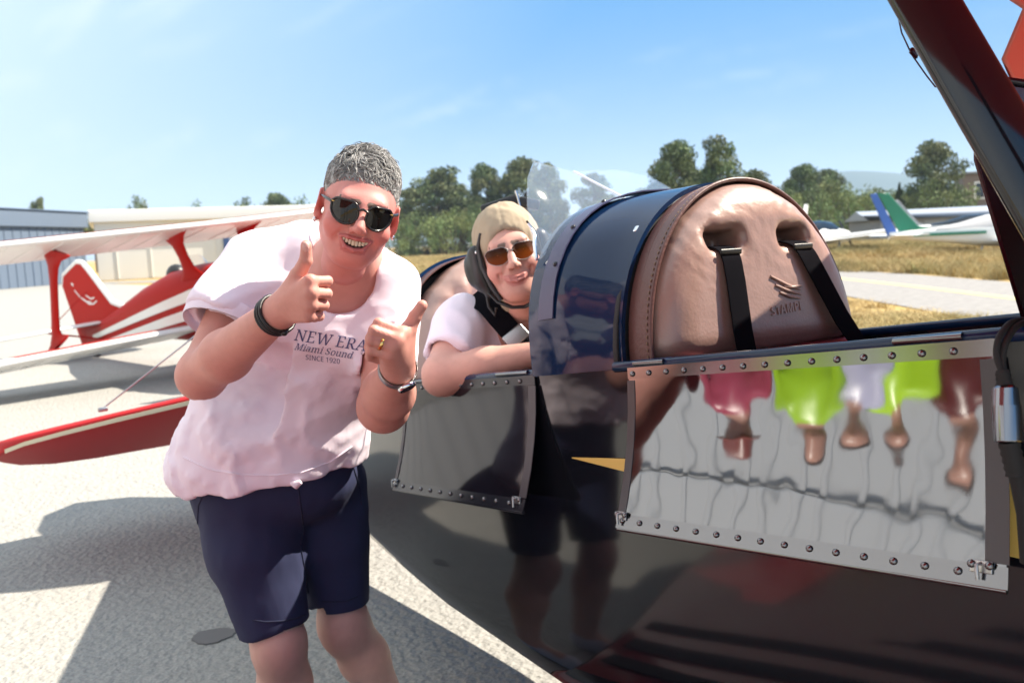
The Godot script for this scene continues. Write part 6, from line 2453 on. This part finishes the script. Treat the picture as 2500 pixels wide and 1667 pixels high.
func far_things():
	var o := thing("aeroplane", "white low-wing aeroplane with green and blue tail and a grey canopy cover, beyond the taxiway", "aeroplane", Vector3(18.95, -0.2, -33.5))
	o.rotation.y = -PI / 2 + 0.12
	light_plane(o, M.white_paint, M.fin_green, M.fin_blue, false, M.cover_grey)
	o.scale = Vector3.ONE * 1.04
	var band := Geo.new()
	for s in [-1.0, 1.0]:
		band.box(Transform3D(Basis(Vector3.UP, -s * 0.112), Vector3(s * 0.345, 1.10, 2.6)), Vector3(0.02, 0.10, 2.6), 0.005)
	part("green_band", band, M.fin_green, o)
	# others parked further back
	for q in [["grey-finned white aeroplane farther back, left of the green and blue tail", Vector3(15.2, -0.05, -43.0), -0.9, false], ["white aeroplane just showing behind the green and blue tailed one", Vector3(24.5, -0.05, -46.0), -1.4, false], ["pale aeroplane nearest the seat cushion, half hidden in dry grass", Vector3(12.6, -0.05, -41.0), 2.6, false]]:
		var c := thing("aeroplane", q[0], "aeroplane", q[1])
		c.rotation.y = q[2]
		light_plane(c, M.white_paint, M.white_paint if q[3] else M.grey_paint, M.white_paint, q[3], M.window_dark)
	# cars along the far edge of the field
	for q in [["white car parked in front of the far hedge, leftmost of the row", Vector3(-24.1101, 0.0000, -218.1136), Color(0.75, 0.75, 0.74), 1.3], ["dark blue car parked beside the white car below the far hedge", Vector3(-14.6075, 0.0000, -207.2335), Color(0.03, 0.05, 0.09), 1.5], ["silver car parked between the dark blue and the red car below the far hedge", Vector3(-10.2987, 0.0000, -208.1663), Color(0.5, 0.52, 0.55), 1.2], ["red car parked below the far hedge, rightmost of the row", Vector3(-5.1307, 0.0000, -217.7735), Color(0.45, 0.03, 0.03), 1.55]]:
		var p: Vector3 = q[1]
		p = Vector3(p.x, 0, p.z) * (150.0 / -p.z)
		car(q[0], p, q[2], q[3])
	# long low shed and a brown block at the right edge
	var sh := thing("shed", "long low grey shed with bluish roof behind the parked aeroplanes", "shed", Vector3(31.0, 0, -66))
	sh.rotation.y = -0.12
	var g := Geo.new()
	g.box(Transform3D(Basis(), Vector3(0, 0.85, 0)), Vector3(9.5, 1.7, 6), 0.03)
	part("wall", g, M.shed_wall, sh)
	g = Geo.new()
	g.plate(PackedVector2Array([Vector2(-3.4, 1.71), Vector2(3.4, 1.71), Vector2(0, 2.4)]), 10.0, Transform3D(Basis(Vector3.UP, PI / 2), Vector3.ZERO))
	part("roof", g, M.shed_roof, sh)
	for i in 3:
		g = Geo.new()
		g.box(Transform3D(Basis(), Vector3(-3 + 3.0 * i, 0.8, 3.01)), Vector3(2.2, 1.5, 0.06), 0.02)
		part("door", g, M.grey_paint, sh)
	var b := thing("house", "brown rendered house with a white-framed window at the right edge, behind trees", "house", Vector3(121.3240, 0.0000, -220.9354) * Vector3(0, 0, 0) + Vector3(49.5, 0, -88))
	b.rotation.y = -0.35
	g = Geo.new()
	g.box(Transform3D(Basis(), Vector3(0, 2.9, 0)), Vector3(9, 5.8, 7), 0.03)
	part("wall", g, M.brown_wall, b)
	g = Geo.new()
	g.box(Transform3D(Basis(), Vector3(0, 5.9, 0)), Vector3(9.5, 0.25, 7.5), 0.05)
	part("roof", g, M.shed_wall, b)
	for x in [-2.6, 1.2]:
		g = Geo.new()
		g.box(Transform3D(Basis(), Vector3(x, 4.2, 3.5)), Vector3(1.9, 1.7, 0.12), 0.03)
		var w := part("window", g, M.white_paint, b)
		for i in 2:
			g = Geo.new()
			g.box(Transform3D(Basis(), Vector3(x - 0.43 + 0.86 * i, 4.2, 3.56)), Vector3(0.7, 1.35, 0.04), 0.01)
			part("pane", g, M.window_dark, w)

func car(label: String, at: Vector3, col: Color, yaw: float):
	var o := thing("parked_car", label, "car", at, "cars parked along the far hedge")
	o.rotation.y = yaw
	var m := paint(col.r, col.g, col.b, 0.2)
	var g := Geo.new()
	g.plate(PackedVector2Array([Vector2(-2.1, 0.3), Vector2(2.1, 0.3), Vector2(2.15, 0.65), Vector2(1.9, 0.85), Vector2(1.0, 0.95), Vector2(0.45, 1.42), Vector2(-1.2, 1.46), Vector2(-1.95, 0.98), Vector2(-2.15, 0.8)]), 1.7, Transform3D(Basis(Vector3.UP, PI / 2), Vector3.ZERO), 0.09)
	part("body", g, m, o)
	g = Geo.new()
	g.plate(PackedVector2Array([Vector2(0.88, 0.95), Vector2(0.42, 1.36), Vector2(-1.15, 1.39), Vector2(-1.75, 0.98)]), 1.72, Transform3D(Basis(Vector3.UP, PI / 2), Vector3.ZERO), 0.03)
	part("windows", g, M.window_dark, o)
	for s in [-1.0, 1.0]:
		for z in [-1.3, 1.3]:
			g = Geo.new()
			g.lathe([Vector2(0.1, -0.1), Vector2(0.28, -0.1), Vector2(0.32, 0.0), Vector2(0.28, 0.1), Vector2(0.1, 0.1)], Transform3D(Basis(Vector3.BACK, PI / 2), Vector3(s * 0.78, 0.32, z)), 14)
			part("wheel", g, M.rubber, o)

func hangars():
	# blue-grey hangar at far left: a long side wall running away to the right
	var a := Vector3(-29.0, 0, -38.0)
	var b := Vector3(-27.4, 0, -58.0)
	var o := thing("hangar", "blue-grey steel hangar at the left edge behind the red biplane", "hangar", a)
	var along := (b - a).normalized()
	var out := along.cross(Vector3.UP)
	if out.x < 0:
		out = -out
	var xf := Transform3D(Basis(along, Vector3.UP, out), Vector3.ZERO)
	var len_ := (b - a).length()
	var g := Geo.new()
	g.box(xf * Transform3D(Basis(), Vector3(len_ * 0.5, 1.75, -6)), Vector3(len_, 3.5, 12), 0.02)
	part("wall", g, M.blue_wall, o)
	g = Geo.new()
	g.box(xf * Transform3D(Basis(), Vector3(len_ * 0.5, 3.95, -5.9)), Vector3(len_ + 0.3, 0.95, 12.3), 0.03)
	part("fascia", g, M.blue_wall, o)
	g = Geo.new()
	g.box(xf * Transform3D(Basis(), Vector3(len_ * 0.5, 4.46, -5.9)), Vector3(len_ + 0.5, 0.07, 12.5), 0.02)
	part("roof", g, M.blue_wall_dark, o)
	for i in 26:
		g = Geo.new()
		g.box(xf * Transform3D(Basis(), Vector3(len_ * (i + 0.5) / 26.0, 1.72, 0.015)), Vector3(0.06, 3.4, 0.05), 0.01)
		part("wall_rib", g, M.blue_wall_dark if i % 6 == 0 else M.blue_wall, o)
	# pale hangar beyond with blue steel columns
	var p := thing("hangar", "pale rendered hangar with dark blue columns behind the red biplane's wings", "hangar", Vector3(-27.0, 0, -58.6))
	p.rotation.y = 0.42
	g = Geo.new()
	g.box(Transform3D(Basis(), Vector3(7.5, 1.9, -6)), Vector3(15, 3.8, 12), 0.03)
	part("wall", g, M.white_wall, p)
	g = Geo.new()
	g.box(Transform3D(Basis(), Vector3(7.5, 4.2, -5.9)), Vector3(15.6, 0.8, 12.5), 0.05)
	part("roof", g, M.white_paint, p)
	for x in [8.2]:
		g = Geo.new()
		g.box(Transform3D(Basis(), Vector3(x, 1.9, 0.12)), Vector3(0.38, 3.78, 0.3), 0.03)
		part("column", g, M.blue_steel, p)
	for i in 7:
		g = Geo.new()
		g.box(Transform3D(Basis(), Vector3(1.2 + 2.1 * i, 1.8, 0.02)), Vector3(0.08, 3.5, 0.05), 0.01)
		part("wall_rib", g, M.white_wall, p)
	# corrugated wall far to the left, mirrored in the polished door
	var w := thing("hangar", "pale corrugated hangar wall out of frame to the left, mirrored in the metal door", "hangar", Vector3(-13.5, 0, -3))
	g = Geo.new()
	g.box(Transform3D(Basis(), Vector3(-2.2, 4.5, 0)), Vector3(4, 9, 22), 0.03)
	part("wall", g, M.wall_grey, w)
	for i in 44:
		g = Geo.new()
		g.box(Transform3D(Basis(), Vector3(-0.18, 4.4, -10.7 + i * 0.5)), Vector3(0.1, 8.7, 0.16), 0.03)
		part("corrugation", g, M.wall_grey, w)
	g = Geo.new()
	g.box(Transform3D(Basis(), Vector3(-0.1, 3.2, 0)), Vector3(0.10, 0.05, 22), 0.02)
	part("rail", g, M.grey_paint, w)

# ------------------------------------------------------------------ vegetation
func leaf_card(g: Geo, p: Vector3, size: float, rng: RandomNumberGenerator, col: Color):
	var a := Vector3(rng.randfn(), rng.randfn(), rng.randfn()).normalized()
	var b := a.cross(Vector3(rng.randfn(), rng.randfn(), rng.randfn())).normalized()
	var i := g.add(p + a * size, col)
	var j := g.add(p + b * size * 0.55, col)
	var k := g.add(p - a * size, col)
	var l := g.add(p - b * size * 0.55, col)
	g.quad(i, j, k, l)

# kinds: pine (layered clumps on bare limbs), round, bush, cypress
func tree_meshes(kind: String, sd: int) -> Array:
	var rng := RandomNumberGenerator.new()
	rng.seed = sd
	var trunk := Geo.new()
	var crown := Geo.new()
	var clumps := []    # [centre, radii, leaves]
	var H := 1.0
	var base_col := Color(0.075, 0.105, 0.032)
	if kind == "pine":
		base_col = Color(0.105, 0.138, 0.052)
		var lean := Vector3(rng.randf_range(-0.05, 0.05), 0, rng.randf_range(-0.05, 0.05))
		trunk.tube([Vector3(0, -0.02, 0), Vector3(0, 0.25, 0) + lean * 0.4, Vector3(0, 0.55, 0) + lean, Vector3(0, 0.86, 0) + lean * 1.5], [0.03, 0.024, 0.017, 0.006], 9)
		for i in 44:
			var t := rng.randf_range(0.24, 0.97)
			var ang := rng.randf() * TAU
			var reach := rng.randf_range(0.10, 0.30) * (1.15 - pow(maxf(t - 0.45, 0.0) * 1.55, 2.0))
			var p := Vector3(cos(ang) * reach, t, sin(ang) * reach) + lean * t * 1.5
			trunk.tube([Vector3(0, t - 0.12, 0) + lean * t, p * Vector3(0.6, 1, 0.6) - Vector3(0, 0.03, 0), p], [0.009, 0.006, 0.003], 5)
			clumps.append([p, Vector3(rng.randf_range(0.10, 0.17), rng.randf_range(0.055, 0.09), rng.randf_range(0.10, 0.17)), 190])
		clumps.append([Vector3(0, 0.95, 0) + lean * 1.5, Vector3(0.11, 0.06, 0.11), 150])
	elif kind == "round":
		base_col = Color(0.125, 0.165, 0.05)
		trunk.tube([Vector3(0, -0.02, 0), Vector3(0.01, 0.3, 0), Vector3(0, 0.6, 0.01)], [0.035, 0.028, 0.012], 9)
		for i in 30:
			var d := Vector3(rng.randfn(), rng.randfn() * 0.8, rng.randfn()).normalized() * rng.randf_range(0.12, 0.34)
			var p := Vector3(0, 0.62, 0) + d * Vector3(1, 0.85, 1)
			trunk.tube([Vector3(0, 0.42, 0), p], [0.008, 0.003], 5)
			clumps.append([p, Vector3.ONE * rng.randf_range(0.08, 0.15), 130])
	elif kind == "bush":
		base_col = Color(0.15, 0.21, 0.07)
		for i in 34:
			var ang := rng.randf() * TAU
			var r := sqrt(rng.randf()) * 0.55
			var p := Vector3(cos(ang) * r, rng.randf_range(0.08, 0.85) * (1.0 - r * 0.75), sin(ang) * r)
			trunk.tube([Vector3(cos(ang), 0, sin(ang)) * r * 0.3, p], [0.012, 0.004], 5)
			clumps.append([p, Vector3(1, 0.9, 1) * rng.randf_range(0.11, 0.2), 120])
	else:
		base_col = Color(0.030, 0.050, 0.022)
		trunk.tube([Vector3(0, -0.02, 0), Vector3(0, 0.5, 0), Vector3(0, 0.9, 0)], [0.03, 0.02, 0.006], 8)
		for i in 26:
			var t := (i + 0.5) / 26.0
			var r := 0.10 * sin(PI * pow(t, 0.7)) + 0.02
			var ang := rng.randf() * TAU
			clumps.append([Vector3(cos(ang) * r * 0.6, 0.06 + t * 0.92, sin(ang) * r * 0.6), Vector3(r, 0.07, r), 110])
	for c in clumps:
		var tint := rng.randf_range(0.75, 1.3)
		var warm := rng.randf_range(0.9, 1.25)
		for i in c[2]:
			var d := Vector3(rng.randfn(), rng.randfn(), rng.randfn()).normalized() * pow(rng.randf(), 0.4)
			var p: Vector3 = c[0] + d * c[1]
			var v := tint * rng.randf_range(0.75, 1.25)
			leaf_card(crown, p, rng.randf_range(0.013, 0.026), rng, Color(base_col.r * v * warm, base_col.g * v, base_col.b * v))
	return [trunk.mesh(), crown.mesh()]

var tree_kinds := {}
func tree(kind: String, variant: int, label: String, at: Vector3, height: float, width: float, turn: float, called := "", group := ""):
	var key := kind + str(variant)
	if not tree_kinds.has(key):
		tree_kinds[key] = tree_meshes(kind, 100 + variant * 17 + kind.length())
	var o := thing(called if called != "" else ("shrub" if kind == "bush" else kind.replace("round", "broadleaf") + "_tree"), label, "shrub" if kind == "bush" else "tree", at, group)
	# the crown's own size sets the scale
	var ab: AABB = tree_kinds[key][1].get_aabb()
	var wide := width / maxf(ab.size.x, ab.size.z)
	var s := Basis.from_scale(Vector3(wide, height / ab.end.y, wide)) * Basis(Vector3.UP, turn)
	part("trunk" if kind != "bush" else "stems", tree_kinds[key][0], M.bark, o, Transform3D(s, Vector3.ZERO))
	part("crown", tree_kinds[key][1], M.leaves, o, Transform3D(s, Vector3.ZERO))

func trees():
	# [kind, variant, picture column and row of the top, distance, crown width in metres, label]
	var list := [
		["pine", 0, Vector3(11.63, 0, -62.00), 7.97, 5.02, 1.48, "tall dark pine behind the rear windscreen, left of the tallest pair"],
		["pine", 1, Vector3(15.41, 0, -64.00), 8.31, 4.84, 0.65, "tall pine right above the brown front cushion, right of its twin"],
		["pine", 2, Vector3(14.52, 0, -68.00), 6.42, 6.24, 2.49, "lower broad pine between the two tall pines behind the front cushion"],
		["pine", 3, Vector3(18.41, 0, -66.00), 5.90, 3.92, 0.97, "short pine at the right shoulder of the front cushion"],
		["pine", 4, Vector3(11.18, 0, -70.00), 5.12, 4.16, 0.42, "low pine seen through the right half of the rear windscreen"],
		["pine", 5, Vector3(7.35, 0, -72.00), 6.61, 4.28, 2.52, "pine seen through the middle of the rear windscreen"],
		["pine", 1, Vector3(3.82, 0, -74.00), 7.81, 4.40, 5.76, "pine seen through the left edge of the rear windscreen"],
		["pine", 2, Vector3(-8.04, 0, -105.00), 10.49, 9.36, 5.03, "broad pine behind the field, first to the right of the standing person's head"],
		["pine", 0, Vector3(-1.84, 0, -100.00), 10.20, 6.48, 4.81, "slender pine between the broad pine and the flying helmet"],
		["pine", 3, Vector3(2.01, 0, -98.00), 10.55, 7.41, 1.39, "tall pine standing straight above the flying helmet"],
		["pine", 5, Vector3(-11.47, 0, -110.00), 8.57, 6.53, 3.37, "low pine peeping out beside the standing person's ear"],
		["pine", 4, Vector3(-5.22, 0, -110.00), 8.72, 6.53, 1.74, "short pine between the broad pine and the slender pine"],
		["bush", 0, Vector3(-11.59, 0, -92.00), 4.17, 6.23, 1.08, "pale green shrub of the far hedge, next to the standing person's ear"],
		["bush", 1, Vector3(-9.05, 0, -94.00), 5.17, 6.37, 0.67, "light green shrub second from the left in the far hedge"],
		["bush", 2, Vector3(-5.77, 0, -93.00), 5.40, 6.83, 1.35, "rounded light green shrub in the middle of the far hedge"],
		["bush", 0, Vector3(-3.36, 0, -95.00), 5.45, 6.44, 5.82, "light green shrub of the far hedge just left of the flying helmet"],
		["bush", 1, Vector3(-0.15, 0, -94.00), 4.69, 6.37, 5.21, "light green shrub of the far hedge behind the flying helmet"],
		["bush", 2, Vector3(5.31, 0, -80.00), 3.71, 7.23, 5.07, "green shrub seen low through the rear windscreen"],
		["bush", 0, Vector3(9.44, 0, -82.00), 3.79, 6.94, 5.03, "green shrub behind the windscreen bracket"],
		["pine", 0, Vector3(26.27, 0, -80.00), 7.21, 4.75, 1.21, "pine just right of the front cushion's top"],
		["round", 0, Vector3(32.22, 0, -88.00), 6.76, 4.72, 1.95, "round-headed tree right of the small pine, before the hill"],
		["bush", 1, Vector3(25.29, 0, -74.00), 5.28, 5.43, 3.94, "dark green shrub mass above the grey aeroplanes"],
		["bush", 2, Vector3(29.30, 0, -76.00), 5.20, 5.58, 4.60, "green shrub behind the green and blue tail, left side"],
		["round", 1, Vector3(34.22, 0, -84.00), 4.92, 5.22, 5.37, "broadleaf tree under the far hill, left of the cypress"],
		["cypress", 0, Vector3(26.37, 0, -60.00), 4.17, 1.10, 5.53, "small dark cypress standing before the grey shed"],
		["pine", 3, Vector3(38.20, 0, -80.00), 8.70, 6.48, 0.54, "big spreading pine, tallest tree on the right, above the parked aeroplane"],
		["bush", 0, Vector3(38.03, 0, -78.00), 5.54, 6.16, 3.80, "green shrub below the big spreading pine"],
		["bush", 1, Vector3(36.09, 0, -80.00), 5.09, 5.42, 4.22, "green shrub between the cypress and the big pine"],
		["round", 0, Vector3(47.76, 0, -92.00), 6.33, 4.67, 3.18, "broadleaf tree half hidden by the brown house"],
		["bush", 0, Vector3(11.61, 0, -60.00), 4.56, 6.44, 1.12, "dark green undergrowth below the pine pair behind the front cushion"],
		["bush", 1, Vector3(16.48, 0, -63.00), 4.65, 6.76, 2.97, "green undergrowth below the short pine behind the cushion"],
		["bush", 2, Vector3(19.52, 0, -62.00), 3.70, 4.20, 0.56, "bright green shrub at the cushion's right shoulder"],
		["round", 0, Vector3(38.42, 0, -90.00), 4.99, 6.61, 5.87, "broadleaf tree behind the cypress, under the hill line"],
		["round", 1, Vector3(42.18, 0, -92.00), 5.40, 5.71, 5.44, "broadleaf tree tucked left of the big spreading pine"],
		["round", 0, Vector3(32.09, 0, -100.00), 6.09, 7.34, 3.44, "broadleaf tree low behind the pine beside the cushion"],
		["round", 1, Vector3(36.56, 0, -104.00), 6.45, 8.22, 1.89, "broadleaf tree below the round-headed tree, left of the hill"],
		["bush", 1, Vector3(36.07, 0, -96.00), 5.49, 8.13, 5.71, "yellow-green shrub below the hill, left of the tail fin"],
		["round", 0, Vector3(42.16, 0, -108.00), 5.87, 8.54, 3.59, "dark broadleaf tree left of the hill's crest"],
		["bush", 0, Vector3(39.44, 0, -94.00), 5.02, 7.96, 5.54, "green shrub directly above the green and blue tail"],
		["round", 1, Vector3(49.71, 0, -112.00), 5.75, 8.85, 5.33, "broadleaf tree behind the cypress tip"],
		["bush", 2, Vector3(42.85, 0, -92.00), 4.88, 7.27, 3.19, "green shrub left of the big spreading pine's foot"],
		["bush", 1, Vector3(44.41, 0, -88.00), 5.18, 7.45, 2.60, "green shrub right of the big spreading pine, before the house"],
		["pine", 4, Vector3(33.99, 0, -96.00), 7.64, 5.70, 3.76, "slim pine between the small pine and the round-headed tree"],
		["round", 0, Vector3(-13.26, 0, -118.00), 7.30, 8.66, 2.71, "broadleaf tree low beside the standing person's ear"],
		["round", 1, Vector3(-5.97, 0, -116.00), 7.76, 9.82, 1.01, "broadleaf tree filling the gap left of the slender pine"],
		["round", 0, Vector3(-0.30, 0, -114.00), 8.27, 9.01, 1.92, "broadleaf tree filling the gap right of the slender pine"],
		["round", 1, Vector3(23.82, 0, -78.00), 4.98, 4.84, 5.10, "dark broadleaf tree right behind the cushion's right shoulder"],
		["round", 1, Vector3(-39.35, 0, -95.00), 8.14, 4.02, 0.27, "round tree showing above the red biplane's upper wing"],
		["pine", 2, Vector3(-52.06, 0, -100.00), 8.74, 2.70, 0.29, "small pine peeping over the blue hangar roof"],
		["round", 0, Vector3(-46.15, 0, -100.00), 7.16, 2.82, 3.93, "low treetop above the right end of the blue hangar"],
		["round", 0, Vector3(-37.63, 0, -110.00), 8.35, 4.35, 1.76, "flat treetop above the white aeroplane's wing"],
		["round", 1, Vector3(-32.07, 0, -112.00), 8.40, 5.69, 3.36, "round treetop right of the white aeroplane's wing, left of two"],
		["pine", 0, Vector3(-28.24, 0, -112.00), 8.91, 7.26, 2.96, "treetop with a pointed crown left of the standing person's head"],
		["round", 0, Vector3(-24.56, 0, -110.00), 8.29, 6.21, 2.15, "round treetop touching the standing person's ear"],
	]
	for q in list:
		tree(q[0], q[1], q[6], q[2], q[3], q[4], q[5])

func grass():
	# dry grass standing in the field beyond the apron
	var rng := RandomNumberGenerator.new()
	rng.seed = 5
	var g := Geo.new()
	for i in 40:
		var a := rng.randf() * TAU
		var r := rng.randf() * 0.2
		var p := Vector3(cos(a) * r, 0, sin(a) * r)
		var lean := Vector3(rng.randf_range(-0.3, 0.3), 0, rng.randf_range(-0.3, 0.3))
		var h := rng.randf_range(0.5, 1.0)
		var w := Vector3(cos(a * 3.0), 0, sin(a * 3.0)) * 0.006
		var c := Color(1, 1, 1) * rng.randf_range(0.75, 1.2)
		var b0 := g.add(p - w, c)
		var b1 := g.add(p + w, c)
		var m0 := g.add(p + lean * 0.4 * h + Vector3(0, h * 0.6, 0) + w * 0.7, c)
		var m1 := g.add(p + lean * 0.4 * h + Vector3(0, h * 0.6, 0) - w * 0.7, c)
		var t := g.add(p + lean * h + Vector3(0, h, 0), c)
		g.quad(b0, b1, m0, m1)
		g.tri(m1, m0, t)
	var mm := MultiMesh.new()
	mm.transform_format = MultiMesh.TRANSFORM_3D
	mm.use_colors = true
	mm.mesh = g.mesh()
	var places := []
	var patch := FastNoiseLite.new()
	patch.seed = 6
	patch.frequency = 0.09
	var tries := 0
	while places.size() < 26000 and tries < 200000:
		tries += 1
		var z := -pow(rng.randf(), 1.4) * 120.0 - 5.0
		var x := rng.randf_range(-0.25, 0.66) * -z * 1.1 + rng.randf_range(-1, 4)
		# keep off the apron and the taxiway
		var edge: float
		if z > -12:
			edge = lerpf(0.5, 5.0, clampf((z + 12.0) / 13.0, 0, 1)) + 0.3
		elif z > -34:
			edge = lerpf(-9.0, 0.5, clampf((z + 34.0) / 22.0, 0, 1)) + 0.3
		elif z > -52:
			edge = lerpf(-24.0, -9.0, (z + 52.0) / 18.0) + 0.3
		else:
			edge = lerpf(-70.0, -24.0, clampf((z + 64.0) / 12.0, 0, 1)) if z > -64 else -200.0
		if x < edge:
			continue
		var rx := 8.8
		if z < -24:
			rx = lerpf(8.9, 3.0, clampf((-z - 24.0) / 16.0, 0, 1))
		var on := absf(x - rx) < 2.5 if z > -36 else absf((z + 40.0) - (x - 3.0) * 0.62) < 3.2 and x < 9.5
		if on:
			continue
		var d := patch.get_noise_2d(x, z)
		if d < -0.25 and rng.randf() < 0.6:
			continue
		places.append([x, z, d])
	mm.instance_count = places.size()
	for i in places.size():
		var q: Array = places[i]
		var near: bool = q[1] > -20.0 and q[0] < 9.0
		var far := clampf((-q[1] - 22.0) / 20.0, 0.0, 1.0)
		var h: float = (rng.randf_range(0.08, 0.22) if near else rng.randf_range(0.22, 0.5) * lerpf(0.8, 1.15, far)) * (1.0 + q[2] * 0.6)
		var w := rng.randf_range(0.9, 1.5) * lerpf(1.0, 2.2, far)
		mm.set_instance_transform(i, Transform3D(Basis(Vector3.UP, rng.randf() * TAU).scaled(Vector3(w, h, w)), Vector3(q[0], -0.012, q[1])))
		var green := clampf(rng.randfn() * 0.25 + 0.12 + q[2] * 0.7, 0.0, 0.85)
		mm.set_instance_color(i, Color(0.50, 0.375, 0.18).lerp(Color(0.19, 0.23, 0.08), green) * rng.randf_range(0.75, 1.15))
	var o := MultiMeshInstance3D.new()
	o.name = "dry_grass"
	o.multimesh = mm
	o.material_override = M.straw
	add_child(o)
	tag(o, "tall dry straw-coloured grass covering the airfield beyond the apron", "grass")
	o.set_meta("kind", "stuff")
